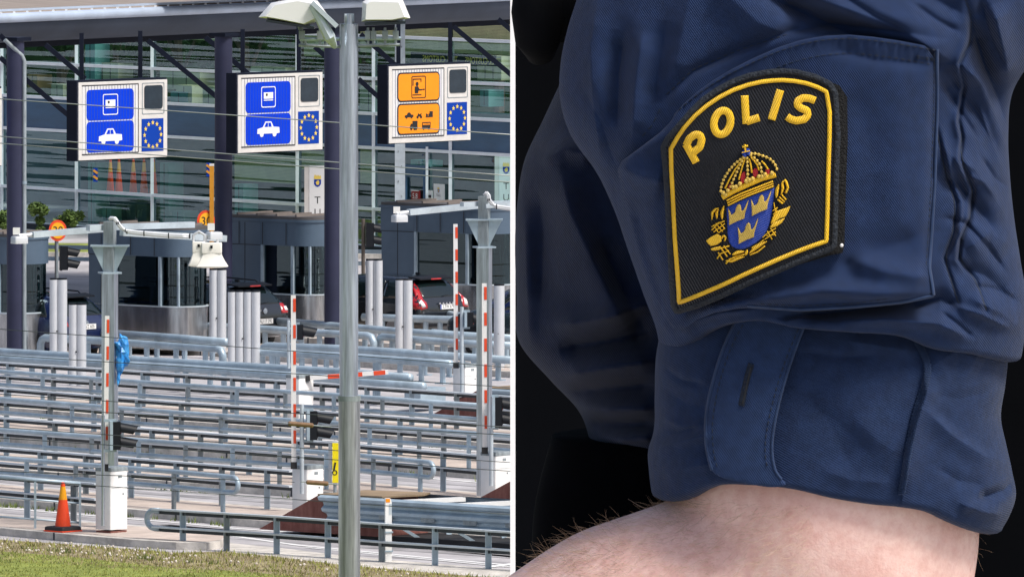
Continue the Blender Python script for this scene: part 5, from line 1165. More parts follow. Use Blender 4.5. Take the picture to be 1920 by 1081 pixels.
class Garment:
    def __init__(s, xl, xr, D, folds, d0=0, nz=4, seed=1, back=.75, pw=2.2): s.xl, s.xr, s.D, s.folds, s.d0, s.nz, s.seed, s.back, s.pw = xl, xr, D, folds, d0, nz, seed, back, pw
    def depth(s, X, Y, folds=True):
        X = np.asarray(X, float); Y = np.asarray(Y, float); a = cub(Y, s.xl); b = cub(Y, s.xr); t = np.clip(np.abs((X - (a + b) / 2) / ((b - a) / 2)), 0, 1); c = np.clip(1 - t**s.pw, 0, 1)**.5
        z = cub(Y, s.D) * c + s.d0
        if folds: z = z + (strokes(X, Y, s.folds) + s.nz * vnoise(X, Y, 70, s.seed)) * np.clip(c * 1.6, 0, 1)
        return z
    def build(s, nm, m, par, ytop, ybot, nth, nrow, curl=0, cap=True):
        th = np.r_[np.linspace(math.pi, 0, nth), np.linspace(0, -math.pi, 50)[1:-1]]; rows = np.linspace(0, 1, nrow); n = len(th)
        TH, T = np.meshgrid(th, rows); cx = np.cos(TH)
        Yn = None
        xc = (cub(ytop + 0 * T, s.xl) + cub(ytop + 0 * T, s.xr)) / 2
        # rows slide between a flat top and a shaped lower edge
        X = None; Y = ytop + T * 0
        for _ in range(3):
            a = cub(Y, s.xl); b = cub(Y, s.xr); X = (a + b) / 2 + (b - a) / 2 * cx; Y = ytop + T * (cub(X, ybot) - ytop)
        sn = np.sin(TH); front = sn >= -1e-6
        Zf = s.depth(X, Y); Z = np.where(front, Zf, s.d0 + cub(Y, s.D) * s.back * sn * np.abs(sn)**-.0)
        V = np.stack([X, Y, Z], -1)
        if curl:
            ex = []; xc = (cub(Y[-1], s.xl) + cub(Y[-1], s.xr)) / 2
            for k in range(1, 7):
                a = math.pi * .75 * k / 6; r = 1 - curl * (1 - math.cos(a)) / 300
                ex.append(np.stack([xc + (X[-1] - xc) * r, Y[-1] + curl * (math.sin(a)) * .6 - curl * .25 * (1 - math.cos(a)), s.d0 + (Z[-1] - s.d0) * r], -1))
            V = np.concatenate([V, np.array(ex)], 0)
        k = V.shape[0]; vs = [AP(*p) for p in V.reshape(-1, 3)]; mb = MB()
        fs = [(i * n + j, (i + 1) * n + j, (i + 1) * n + (j + 1) % n, i * n + (j + 1) % n) for i in range(k - 1) for j in range(n)]
        if cap: fs += [tuple(range(n))]
        fs = [f[::-1] for f in fs]
        mb.add(vs, fs); return mb.build(nm, m, par, 'all')
def layer(nm, m, par, poly, g, off, step=7, th=6, folds=True, mbx=None, extra=None):   # a piece of cloth lying on a garment
    V, Fc, bd = cdt([tuple(map(float, p)) for p in poly], step); A = np.array(V); z = g.depth(A[:, 0], A[:, 1], folds) + off
    if extra is not None: z = z + extra(A[:, 0], A[:, 1])
    k = len(A); o = mbx or MB(); vs = [AP(a, b, c) for (a, b), c in zip(A, z)] + [AP(a, b, c - th) for (a, b), c in zip(A, z)]
    o.add(vs, Fc + [(b, a, a + k, b + k) for a, b in bd])
    o.f = o.f
    return o if mbx is not None else o.build(nm, m, par, 'all')
def chaikin(p, n=2, closed=False):
    p = [np.array(q, float) for q in p]
    for _ in range(n):
        o = [] if closed else [p[0]]
        for a, b in zip(p, p[1:] + ([p[0]] if closed else [])): o += [a * .75 + b * .25, a * .25 + b * .75]
        if not closed: o.append(p[-1])
        p = o
    return [tuple(q) for q in p]
def ribbon(mb, pts, wd, g, off, hgt, folds=True, closed=False, step=3.0, prof=5, taper=False, extra=None):   # raised rounded band along a path
    p = np.array(pts + ([pts[0]] if closed else []), float); L_ = np.hypot(*np.diff(p, axis=0).T).sum(); n = max(4, int(L_ / step)); q = resample(p, n)
    d = np.gradient(q, axis=0)
    if closed: d[0] = d[-1] = (q[1] - q[0]) + (q[-1] - q[-2])
    d /= np.hypot(*d.T)[:, None] + 1e-9; nr = np.c_[-d[:, 1], d[:, 0]]
    t = np.linspace(0, 1, n); ww = (np.sin(np.pi * np.clip(t, .03, .97))**.6 if taper else np.ones(n)) * wd / 2
    cols = []
    for k in range(prof):
        u = -1 + 2 * k / (prof - 1); x = q[:, 0] + nr[:, 0] * u * ww; y = q[:, 1] + nr[:, 1] * u * ww; z = g.depth(x, y, folds) + off + hgt * math.sqrt(max(0, 1 - u * u)) - (1.5 if abs(u) > .99 else 0)
        if extra is not None: z = z + extra(x, y)
        cols.append(np.stack([x, y, z], -1))
    V = np.stack(cols, 1); vs = [AP(*v) for v in V.reshape(-1, 3)]
    fs = [(i * prof + j + 1, i * prof + j, (i + 1) * prof + j, (i + 1) * prof + j + 1) for i in range(n - 1) for j in range(prof - 1)]
    if not closed: fs += [tuple(range(prof)), tuple((n - 1) * prof + j for j in range(prof - 1, -1, -1))]
    mb.add(vs, fs); return mb
def stitches(mb, pts, g, off, folds=True, ln=7, gap=5, wd=2.6, extra=None):
    p = resample(pts, max(3, int(np.hypot(*np.diff(np.array(pts, float), axis=0).T).sum() / (ln + gap))))
    for a, b in zip(p[:-1], p[1:]):
        e = a + (b - a) * ln / (ln + gap); ribbon(mb, [tuple(a), tuple(e)], wd, g, off, 1.6, folds, step=4, prof=3, extra=extra)
    return mb
# ---- the officer: one body, faced to the left of the picture
officer = thing("police_officer_person", "police officer in a navy shirt with rolled sleeve, seen close from the side", "person", (.13, YA + .15, DECK))
officer.name = "person"
def bodyv():
    S = lambda x, y, d: Vector(AP(x, y, d))
    J = {}; E = []
    def add(nm, p, r, par=None):
        J[nm] = (p, r); 
        if par: E.append((par, nm))
    add('pelvis', S(1480, 2050, -560), .07); add('waist', S(1470, 1500, -560), .085, 'pelvis'); add('chest', S(1470, 700, -560), .085, 'waist'); add('upper', S(1500, 100, -560), .085, 'chest'); add('neck', S(1470, -260, -560), .062, 'upper'); add('neck2', S(1440, -420, -560), .06, 'neck')
    add('head', S(1420, -700, -560), .088, 'neck2'); add('crown', S(1430, -960, -560), .085, 'head'); 
    add('shl', S(1520, 60, -120), .062, 'upper'); add('arm1', S(1545, 420, 0), .045, 'shl'); add('arm2', S(1556, 800, -20), .050, 'arm1'); add('arm3', S(1562, 1000, -10), .050, 'arm2'); add('elb', S(1568, 1170, -5), .050, 'arm3')
    add('f1', S(1130, 1262, 10), .046, 'elb'); add('f3', S(760, 1462, 60), .038, 'f1'); add('wr', S(520, 1640, 170), .030, 'f3'); add('palm', S(380, 1690, 175), .036, 'wr'); 
    add('palm2', S(240, 1730, 175), .034, 'palm')
    add('shr', S(1520, 60, -1000), .062, 'upper'); add('ra', S(1560, 700, -1120), .055, 'shr'); add('re', S(1580, 1150, -1120), .045, 'ra'); add('rf', S(1000, 1480, -1080), .04, 're'); add('rw', S(560, 1640, -1040), .029, 'rf'); add('rp', S(300, 1730, -1020), .035, 'rw')
    for nm, d in (('l', -360), ('r', -760)):
        add('hip' + nm, S(1490, 2350, d), .068, 'pelvis'); add('knee' + nm, S(1470, 4000, d), .062, 'hip' + nm); add('calf' + nm, S(1510, 4600, d), .058, 'knee' + nm); add('ank' + nm, S(1520, 5650, d), .042, 'calf' + nm); add('heel' + nm, S(1530, 5800, d), .045, 'ank' + nm); add('toe' + nm, S(1080, 5840, d), .036, 'heel' + nm)
    for hand, base, dd in (('palm2', (240, 1730, 175), 1), ('rp', (300, 1730, -1020), -1)):
        for k, (ln, off) in enumerate(((330, -75), (370, -25), (350, 25), (280, 70))):
            x, y, d = base; a = '%s%d' % (hand, k); r = .0085
            add(a + 'a', S(x - 70, y + off * .5, d + off), r * 1.1, hand); add(a + 'b', S(x - 70 - ln * .38, y + 30 + off * .4, d + off * 1.1), r, a + 'a'); add(a + 'c', S(x - 70 - ln * .62, y + 110 + off * .3, d + off * 1.1 - 20 * dd), r * .92, a + 'b'); add(a + 'd', S(x - 70 - ln * .72, y + 190 + off * .2, d + off - 50 * dd), r * .8, a + 'c')
        add(hand + 't1', S(base[0] + 60, base[1] - 90, base[2] + 60 * dd), .011, hand); add(hand + 't2', S(base[0] - 60, base[1] - 130, base[2] + 90 * dd), .0095, hand + 't1'); add(hand + 't3', S(base[0] - 150, base[1] - 110, base[2] + 80 * dd), .008, hand + 't2')
    names = list(J); ix = {k: i for i, k in enumerate(names)}; b0 = parent_base(officer)
    me = bpy.data.meshes.new("body"); me.from_pydata([tuple(J[k][0] - b0) for k in names], [(ix[a], ix[b]) for a, b in E], [])
    o = bpy.data.objects.new("body", me); COL.objects.link(o); md = o.modifiers.new("skin", 'SKIN'); md.use_smooth_shade = True; md.branch_smoothing = .6
    for k, sv in zip(names, me.skin_vertices[0].data): sv.radius = (J[k][1], J[k][1]); sv.use_root = (k == 'pelvis')
    m2 = o.modifiers.new("sub", 'SUBSURF'); m2.levels = m2.render_levels = 2
    dg = bpy.context.evaluated_depsgraph_get(); ev = o.evaluated_get(dg); m3 = bpy.data.meshes.new_from_object(ev); o.modifiers.clear()
    # fuller flesh of the visible arm, then everything fused into one skin
    mbx = MB(); mbx.v = [tuple(v.co) for v in m3.vertices]; mbx.f = [tuple(p.vertices) for p in m3.polygons]; mbx.mi = [0] * len(mbx.f)
    def flesh(pts, kd, n=28):
        p = np.array(pts, float); q = resample(p[:, :2], 40); t = np.linspace(0, 1, 40); tt = np.r_[0, np.cumsum(np.hypot(*np.diff(p[:, :2], axis=0).T))]; tt /= tt[-1]
        rr = np.interp(t, tt, p[:, 2]); dd = np.interp(t, tt, p[:, 3]); d = np.gradient(q, axis=0); d /= np.hypot(*d.T)[:, None]; v = []
        for k in range(40):
            nx, ny = -d[k, 1], d[k, 0]
            for j in range(n):
                a = 2 * math.pi * j / n; v.append(Vector(AP(q[k, 0] + nx * rr[k] * math.cos(a), q[k, 1] + ny * rr[k] * math.cos(a), dd[k] + rr[k] * kd * math.sin(a))) - b0)
        mbx.add(v, [(i * n + j, i * n + (j + 1) % n, (i + 1) * n + (j + 1) % n, (i + 1) * n + j) for i in range(39) for j in range(n)] + [tuple(range(n - 1, -1, -1)), tuple(39 * n + j for j in range(n))])
    flesh([(1550, 520, 170, -20), (1556, 780, 205, -10), (1560, 860, 262, -5), (1562, 930, 286, 0), (1566, 1040, 285, 0), (1566, 1180, 262, 0), (1540, 1330, 190, 0)], .88)
    flesh([(1600, 1225, 235, 0), (1480, 1190, 262, 5), (1330, 1206, 262, 10), (1180, 1244, 250, 15), (1080, 1300, 240, 20), (980, 1390, 224, 25), (850, 1515, 200, 40), (700, 1560, 165, 60), (520, 1600, 118, 150)], .86)
    m3 = bpy.data.meshes.new("body"); m3.from_pydata(mbx.v, [], mbx.f); o.data = m3
    rm = o.modifiers.new("r", 'REMESH'); rm.mode = 'VOXEL'; rm.voxel_size = .0042; rm.use_smooth_shade = True
    smo = o.modifiers.new("s", 'SMOOTH'); smo.factor = .5; smo.iterations = 14
    dg = bpy.context.evaluated_depsgraph_get(); ev = o.evaluated_get(dg); m3 = bpy.data.meshes.new_from_object(ev); o.modifiers.clear(); o.data = m3; m3.name = "body"
    # face: brow, nose, mouth and chin pushed out of the head, looking to the left
    hc = Vector(AP(1420, -760, -560)) - b0
    for v in m3.vertices:
        q = v.co - hc
        if abs(q.z) < .14 and q.length < .17 and q.x < 0:
            n_ = lambda z, y, s, h: h * math.exp(-(((q.z - z) / s)**2 + ((q.y - y) / s)**2))
            v.co.x -= n_(-.02, 0, .016, .022) + n_(-.005, 0, .014, .012) + n_(.03, 0, .03, .006) + n_(-.065, 0, .02, .008) + n_(-.1, 0, .025, .012); v.co.x += n_(.012, .032, .013, .008) + n_(.012, -.032, .013, .008) + n_(-.05, 0, .01, .004)
    m3.materials.clear(); m3.materials.append(M_skin); m3.polygons.foreach_set("use_smooth", [True] * len(m3.polygons)); o.parent = officer
    return o, hc + b0
body, headc = bodyv()
hb = MB(); hb.ball(headc + Vector((.012, 0, .045)), (.103, .088, .085), 20, 14); hb.build("hair", M_hair, officer, 'all')
for sy in (-1, 1):
    MB().ball(headc + Vector((.012, sy * .088, -.005)), (.02, .012, .032), 10, 8).build("ear", M_skin, officer, 'all')
    MB().ball(headc + Vector((-.074, sy * .032, .012)), .012, 10, 8).build("eye", M_white, officer, 'all')
# ---- sleeve
XL = [(-420, 1330), (-330, 1215), (-200, 1150), (-80, 1110), (0, 1085), (60, 1066), (130, 1052), (200, 1052), (270, 1075), (330, 1118), (400, 1152), (480, 1180), (560, 1208), (640, 1236), (760, 1240)]
XR = [(-420, 1720), (-330, 1850), (-200, 1950), (-80, 2000), (0, 2000), (100, 1960), (180, 1912), (260, 1903), (340, 1906), (420, 1914), (500, 1926), (580, 1938), (660, 1932), (760, 1910)]
DS = [(-420, 60), (-330, 150), (-200, 235), (-50, 285), (150, 300), (400, 295), (640, 290), (760, 280)]
YB = [(1000, 640), (1180, 640), (1236, 652), (1265, 650), (1320, 614), (1400, 592), (1500, 606), (1600, 612), (1700, 622), (1760, 645), (1830, 656), (1940, 684), (2050, 690)]
fs = [([(1430, -10), (1500, 22), (1560, 48), (1640, 88), (1700, 112), (1765, 118)], -24, 34, 20), ([(1480, -20), (1600, 20), (1700, 60), (1790, 120)], 22, 40, 26), ([(1330, -40), (1420, 40), (1480, 66)], 14, 60, 34),
      ([(1812, 0), (1826, 40), (1824, 80), (1800, 120), (1812, 165), (1802, 230), (1808, 262), (1803, 300), (1830, 360), (1824, 412), (1804, 450), (1800, 488), (1834, 528), (1852, 585)], -9, 4, 4),
      ([(1806, 20), (1816, 60), (1795, 118), (1805, 165), (1793, 230), (1800, 262), (1794, 302), (1820, 360), (1814, 412), (1795, 450), (1791, 490), (1824, 532)], 6, 7, 7),
      ([(1758, 240), (1776, 330), (1796, 382), (1790, 440), (1772, 485), (1790, 540), (1800, 572)], -6, 4, 4), ([(1766, 240), (1785, 330), (1806, 382), (1800, 440), (1782, 485)], 7, 6, 8),
      ([(1824, 40), (1850, 120), (1878, 185), (1902, 260)], -34, 22, 16), ([(1862, 10), (1880, 80), (1900, 160)], 26, 26, 22), ([(1770, 132), (1800, 170), (1840, 220), (1880, 300)], -16, 18, 22), ([(1800, 120), (1845, 160), (1880, 240), (1900, 300)], 14, 20, 14),
      ([(1772, 285), (1830, 320), (1880, 390), (1900, 430)], 16, 18, 24), ([(1760, 330), (1800, 350), (1850, 410), (1880, 450)], -14, 16, 20), ([(1812, 470), (1860, 440), (1905, 470)], 14, 26, 30), ([(1800, 500), (1850, 520), (1900, 560)], -12, 16, 20), ([(1820, 560), (1880, 590), (1930, 630)], 14, 22, 22),
      ([(1480, 592), (1560, 586), (1650, 574), (1745, 560)], -26, 12, 16), ([(1560, 600), (1660, 596), (1760, 606), (1830, 640)], 14, 16, 16), ([(1270, 640), (1300, 606), (1350, 588), (1410, 580)], 12, 20, 14), ([(1700, 585), (1765, 560), (1800, 580)], -14, 18, 14),
      ([(1122, 0), (1108, 90), (1112, 190), (1128, 300)], 16, 26, 26), ([(1172, 60), (1160, 140), (1158, 240)], -20, 22, 24), ([(1205, 60), (1192, 160), (1186, 260)], 13, 22, 22), ([(1250, 40), (1236, 120), (1226, 200)], -10, 26, 26), ([(1300, -40), (1280, 60), (1262, 150)], 10, 36, 36),
      ([(1090, 160), (1130, 240), (1160, 330)], -10, 20, 20), ([(1176, 330), (1188, 420), (1206, 500), (1236, 600)], 14, 14, 22), ([(1150, 340), (1165, 430), (1185, 520)], -12, 16, 12), ([(1216, 560), (1238, 610), (1262, 640)], 10, 12, 14),
      ([(1768, 150), (1800, 205), (1838, 262)], -7, 6, 7), ([(1846, 300), (1872, 340), (1902, 362)], -9, 6, 8), ([(1775, 410), (1812, 420), (1860, 470), (1895, 520)], -8, 6, 9), ([(1840, 200), (1862, 262), (1890, 330)], 7, 6, 10), ([(1815, 330), (1850, 345), (1880, 378)], 7, 8, 6), ([(1835, 540), (1872, 548), (1920, 575)], -8, 6, 8), ([(1790, 575), (1840, 590), (1900, 622)], 8, 7, 9), ([(1765, 585), (1800, 612), (1828, 636)], -7, 6, 7), ([(1420, 612), (1500, 596), (1570, 604)], 6, 6, 8), ([(1300, 640), (1350, 612), (1400, 602)], -6, 6, 8), ([(1180, 545), (1204, 590), (1240, 630)], -7, 6, 6), ([(1196, 470), (1216, 530), (1250, 600)], 6, 5, 8),
      ([(1560, -20), (1640, 30), (1700, 60)], -9, 9, 14), ([(1420, -30), (1480, 10), (1530, 24)], -8, 9, 14), ([(1840, 0), (1862, 70), (1890, 130)], -12, 8, 12), ([(1715, 8), (1760, 40), (1800, 60)], -8, 8, 12),
      ([(1240, 190), (1300, 135), (1390, 92), (1480, 58), (1570, 46), (1660, 56), (1770, 72)], -8, 14, 8), ([(1640, -60), (1760, 0), (1815, 30)], -16, 30, 26)]
sl_ = Garment(XL, XR, DS, fs, nz=5, seed=3)
sleeve = sl_.build("shirt_sleeve", M_cloth, officer, -420, YB, 400, 400, curl=26)
# ---- rolled cuff under the sleeve
CXL = [(540, 1270), (600, 1252), (680, 1234), (760, 1231), (830, 1228), (860, 1219), (900, 1220), (945, 1226), (1000, 1240), (1040, 1260)]
CXR = [(540, 1900), (600, 1915), (680, 1904), (740, 1897), (800, 1889), (850, 1899), (900, 1910), (950, 1917), (985, 1905), (1040, 1870)]
CB = [(1210, 935), (1226, 940), (1262, 936), (1295, 918), (1330, 903), (1400, 899), (1480, 905), (1560, 922), (1640, 934), (1700, 940), (1750, 950), (1800, 972), (1850, 992), (1895, 1006), (1925, 1008)]
cf = [([(1250, 700), (1280, 720), (1322, 726)], -5, 6, 9), ([(1240, 790), (1280, 806), (1318, 800)], 5, 7, 9), ([(1500, 660), (1580, 672), (1640, 668)], -4, 8, 12), ([(1540, 880), (1600, 900), (1670, 905)], 3, 14, 16), ([(1750, 740), (1800, 752), (1860, 742)], -2.5, 12, 16), ([(1760, 880), (1800, 905), (1850, 915)], -4, 14, 12), ([(1500, 750), (1570, 790), (1640, 860)], -3, 22, 34), ([(1232, 730), (1290, 765), (1340, 770)], -7, 22, 26), ([(1222, 862), (1262, 838), (1320, 820), (1340, 800)], 9, 16, 12), ([(1222, 842), (1262, 822), (1316, 806)], -9, 12, 10), ([(1737, 770), (1790, 820), (1850, 860), (1900, 880)], 9, 10, 22), ([(1733, 700), (1737, 740), (1716, 800), (1702, 860), (1692, 925)], 12, 26, 5), ([(1600, 780), (1650, 830), (1690, 850)], 5, 40, 40), ([(1500, 720), (1560, 800), (1600, 880)], -5, 50, 50),
      ([(1840, 940), (1890, 930), (1912, 915)], -16, 12, 12), ([(1800, 945), (1850, 965), (1890, 975)], 10, 16, 14), ([(1590, 640), (1680, 655), (1720, 660)], 5, 16, 16), ([(1240, 905), (1290, 880), (1340, 870)], 6, 20, 26), ([(1880, 700), (1896, 740), (1893, 790)], -10, 10, 10), ([(1745, 690), (1800, 660), (1850, 690)], 8, 30, 40)]
cu = Garment(CXL, CXR, [(540, 212), (640, 232), (750, 262), (900, 274), (1040, 268)], cf, nz=3.5, seed=9, pw=2.6)
cuff = cu.build("rolled_cuff", M_cuffc, officer, 545, CB, 380, 190, curl=30, cap=False)
# ---- sleeve pocket
PK = [(1157, 312), (1196, 282), (1252, 238), (1270, 205), (1320, 160), (1390, 118), (1480, 78), (1570, 62), (1660, 71), (1757, 89), (1758, 200), (1753, 340), (1746, 450), (1742, 500), (1751, 553), (1690, 564), (1600, 572), (1500, 578), (1400, 572), (1320, 590), (1272, 632), (1240, 590), (1205, 500), (1184, 420), (1166, 355)]
pf = [([(1690, 100), (1680, 300), (1690, 480)], 5, 70, 50), ([(1560, 90), (1640, 110), (1740, 120)], -5, 16, 12), ([(1757, 95), (1750, 340), (1742, 500)], -8, 12, 12), ([(1157, 312), (1200, 330), (1250, 340)], 22, 30, 40), ([(1190, 380), (1215, 480), (1245, 580)], -12, 18, 20), ([(1590, 480), (1660, 505), (1745, 520)], 16, 24, 24), ([(1290, 590), (1400, 560), (1540, 540), (1640, 545), (1745, 545)], 18, 22, 16), ([(1560, 500), (1640, 470), (1720, 440)], -8, 30, 30), ([(1180, 300), (1260, 245), (1340, 170)], 8, 16, 30), ([(1600, 160), (1640, 300), (1620, 420)], -4, 40, 40), ([(1270, 600), (1330, 560), (1420, 548)], -14, 14, 12)]
HEM = resample(chaikin([(1270, 200), (1320, 158), (1390, 118), (1480, 79), (1570, 63), (1660, 72), (1757, 90)], 2), 34)
_r = random.Random(4)
pf += [([(float(a[0]) + 1, float(a[1]) + 6), (float(a[0]) + 5 + _r.uniform(-3, 3), float(a[1]) + 34)], _r.uniform(-3.2, -1.2), 4, 4) for a in HEM[1:-1]]
def pk_extra(x, y): return strokes(x, y, pf) + 2.0 * vnoise(x, y, 55, 21)
class Sub:                                       # pocket surface: the sleeve without its smaller creases, raised
    def depth(s, X, Y, folds=True):
        X = np.asarray(X, float); Y = np.asarray(Y, float); z = sl_.depth(X, Y, False) + 38 + 2.5 * vnoise(X, Y, 150, 5)
        return z + (pk_extra(X, Y) if folds else 0)
pk = Sub()
pocket = layer("sleeve_pocket", M_cloth, officer, chaikin(PK, 1, True), pk, 0, 6, 46)
sm = MB()
top = chaikin([(1270, 200), (1320, 158), (1390, 118), (1480, 79), (1570, 63), (1660, 72), (1757, 90)], 2)
st1 = [(x + 2, y + 5) for x, y in top]; st2 = [(x + 4, y + 33) for x, y in top]
stitches(sm, st1, pk, 1); stitches(sm, st2, pk, 1); stitches(sm, [(1717, 104), (1752, 110)], pk, 1, ln=4, gap=2); stitches(sm, [(1717, 108), (1752, 113)], pk, 1, ln=4, gap=2)
sm.build('stitching', M_stitch, officer, 'all'); sm = MB(); stitches(sm, [(1751, 100), (1751, 200), (1746, 340), (1739, 450), (1735, 500)], pk, 1)
sm.build('stitching', M_stitch, officer, 'all'); sm = MB(); stitches(sm, [(1660, 556), (1600, 565), (1500, 570), (1420, 566)], pk, 1)
sm.build("stitching", M_stitch, officer, 'all')
hm = MB(); ribbon(hm, [(1756, 92), (1757, 200), (1752, 340), (1745, 450), (1741, 500), (1749, 552)], 8, pk, -2, 7); ribbon(hm, [(1749, 552), (1690, 563), (1600, 571), (1500, 577), (1400, 571)], 8, pk, -3, 7); hm.build("pocket_edge", M_seam, officer, 'all')
sm = MB(); ribbon(sm, chaikin([(1757, 240), (1775, 330), (1795, 382), (1789, 440), (1771, 485), (1789, 540), (1799, 570)], 2), 4, sl_, -1, 3)
ribbon(sm, chaikin([(1812, 0), (1826, 40), (1824, 80), (1800, 120)], 2), 5, sl_, -2, 3); ribbon(sm, chaikin([(1802, 230), (1808, 262), (1803, 300), (1830, 360), (1824, 412), (1804, 450), (1800, 488), (1834, 528), (1852, 585)], 2), 5, sl_, -2, 3); sm.build("sleeve_seam", M_stitch, officer, 'all')
s2 = MB(); stitches(s2, [(1250, 178), (1300, 130), (1390, 92), (1480, 62)], sl_, 1); stitches(s2, [(1238, 205), (1224, 235), (1200, 262)], sl_, 1); s2.build("stitching", M_stitch, officer, 'all')
# ---- buttoned tab over the cuff
TB = [(1388, 586), (1450, 580), (1517, 592), (1500, 630), (1480, 684), (1462, 745), (1450, 800), (1446, 840), (1452, 880), (1466, 898), (1476, 906), (1450, 912), (1400, 905), (1350, 895), (1334, 884), (1324, 850), (1321, 800), (1327, 750), (1342, 695), (1362, 640)]
tbx = lambda x, y: 14 + 6 * np.exp(-((y - 880) / 40)**2) * 0
layer("sleeve_tab", M_tab, officer, chaikin(TB, 2, True), cu, 34, 6, 34, True)
em = MB(); ribbon(em, chaikin([(1389, 592), (1362, 642), (1343, 697), (1329, 752), (1323, 802), (1326, 850), (1336, 882)], 2), 7, cu, 31, 5); ribbon(em, chaikin([(1515, 594), (1499, 632), (1479, 686), (1461, 746), (1449, 800), (1445, 842), (1451, 880), (1464, 896)], 2), 7, cu, 31, 5); em.build("tab_edge", M_seam, officer, 'all')
sm = MB(); stitches(sm, chaikin([(1400, 600), (1374, 645), (1354, 700), (1341, 754), (1335, 802), (1338, 850), (1346, 880)], 1), cu, 35); stitches(sm, chaikin([(1502, 605), (1487, 640), (1467, 690), (1449, 748), (1437, 802), (1433, 842), (1438, 876)], 1), cu, 35); sm.build("stitching", M_stitch, officer, 'all')
bm = MB(); ribbon(bm, [(1409, 682), (1402, 705), (1396, 730), (1390, 760)], 15, cu, 33, 5); bm.build("buttonhole", M_bhole, officer, 'all')
bm = MB(); ribbon(bm, [(1408, 688), (1392, 756)], 4, cu, 38.5, .5); bm.build("buttonhole_slit", M_ink, officer)
# overlocked seam and folds on the cuff
om = MB(); zz = resample(chaikin([(1720, 640), (1736, 668), (1742, 692), (1737, 720), (1722, 760), (1712, 800), (1702, 850), (1694, 900), (1690, 926)], 2), 90)
for k in range(len(zz) - 1):
    a, b = zz[k], zz[k + 1]; d = (b - a) / np.hypot(*(b - a)); n_ = np.array([-d[1], d[0]]); s_ = 7 if k % 2 else 6
    ribbon(om, [tuple(a - n_ * s_), tuple(b + n_ * s_)], 4, cu, 5, 3, step=4, prof=3)
om.build("overlocked_seam", M_seam, officer, 'all')
# ---- police patch
Z5 = lambda pts: [(1230 + x / 2.3, 120 + y / 2.3) for x, y in pts]
Z6 = lambda pts: [(1310 + x / 4.505, 260 + y / 4.505) for x, y in pts]
PO = Z5([(32, 352), (50, 318), (100, 258), (150, 200), (200, 150), (260, 108), (330, 70), (400, 45), (480, 30), (540, 26), (600, 30), (680, 50), (740, 80), (764, 120), (775, 300), (768, 450), (765, 600), (760, 770), (740, 787), (650, 820), (560, 860), (400, 930), (330, 965), (260, 1000), (170, 1040), (90, 1068), (78, 1040), (72, 950), (60, 750), (50, 560), (42, 450)])
PI = Z5([(62, 360), (90, 310), (120, 265), (165, 215), (215, 172), (270, 135), (330, 104), (390, 83), (450, 69), (495, 64), (540, 62), (590, 66), (640, 75), (690, 92), (728, 112), (742, 200), (741, 300), (738, 400), (735, 500), (733, 600), (728, 752), (660, 775), (600, 798), (520, 832), (450, 864), (370, 902), (300, 938), (200, 985), (100, 1030), (98, 980), (92, 900), (80, 750), (75, 650), (70, 550), (64, 450)])
VL = [(1545, 148), (1572, 158), (1586, 180), (1587, 260), (1584, 330), (1582, 400), (1581, 455), (1577, 470), (1555, 474), (1470, 500), (1400, 532), (1340, 562), (1275, 588), (1268, 575), (1400, 500), (1540, 440)]
class Pat:
    def __init__(s, o): s.o = o
    def depth(s, X, Y, folds=True): X = np.asarray(X, float); Y = np.asarray(Y, float); return sl_.depth(X, Y, False) + s.o + 3 * vnoise(X, Y, 160, 8) + 10 * np.exp(-(((X - 1270) / 60)**2))
pa = Pat(76)
layer("velcro_backing", M_velc, officer, VL, Pat(62), 0, 8, 24)
patch = layer("police_patch", M_patch, officer, PO, pa, 0, 7, 20)
em = MB(); ribbon(em, PO, 13, pa, -2, 6, closed=True); em.build("patch_edging", M_pedge, officer, 'all')
em = MB(); ribbon(em, PI, 9.5, pa, 0, 4, closed=True); em.build("gold_border", M_gold, officer, 'all')
def letter(nm, strokes_, wd=16.5):
    o = MB()
    for s_ in strokes_: ribbon(o, Z5(s_), wd, pa, .5, 2.2)
    return o.build("letter", M_gold, officer, 'all')
def ell(cx, cy, rx, ry, rot, a0=0, a1=360, n=36): return [(cx + rx * math.cos(R(a)) * math.cos(rot) - ry * math.sin(R(a)) * math.sin(rot), cy + rx * math.cos(R(a)) * math.sin(rot) + ry * math.sin(R(a)) * math.cos(rot)) for a in np.linspace(a0, a1, n)]
letter("P", [[(126, 338), (170, 418)], [(128, 345), (140, 315), (165, 296), (186, 298), (194, 318), (186, 350), (160, 372), (150, 378)]])
o = MB(); ribbon(o, Z5(ell(281, 244, 35, 52, R(12))[:-1]), 16.5, pa, .5, 2.2, closed=True); o.build("letter", M_gold, officer, 'all')
letter("L", [[(377, 128), (384, 250)], [(384, 240), (440, 222)]])
letter("I", [[(530, 104), (492, 232)]], 17)
letter("S", [[(680, 150), (655, 140), (628, 138), (606, 150), (602, 168), (618, 182), (645, 192), (648, 212), (632, 230), (600, 236), (575, 230), (558, 218)]])
# crest
blue = MB(); layer(None, None, None, Z6([(228, 566), (330, 515), (430, 470), (530, 430), (628, 394), (622, 480), (612, 570), (598, 650), (582, 715), (560, 770), (530, 815), (480, 858), (420, 895), (360, 918), (310, 912), (272, 890), (248, 850), (238, 790)]), pa, 1, 3, 2, True, blue); blue.build("crest_shield", M_sblue, officer, 'all')
gold = MB(); red = MB(); pale = MB(); outl = MB()
c3 = [(242, 572), (258, 600), (268, 628), (285, 618), (300, 600), (305, 575), (318, 545), (332, 534), (346, 544), (350, 565), (352, 592), (370, 586), (384, 560), (398, 525), (412, 497), (406, 530), (392, 580), (380, 620), (378, 655), (315, 680), (250, 715), (250, 660)]
for dx, dy in ((0, 0), (190, -80), (80, 156)): layer(None, None, None, Z6([(x + dx, y + dy) for x, y in c3]), pa, 3.2, 2.5, 2, True, pale)
pale.build("small_crown", M_goldp, officer, 'all')
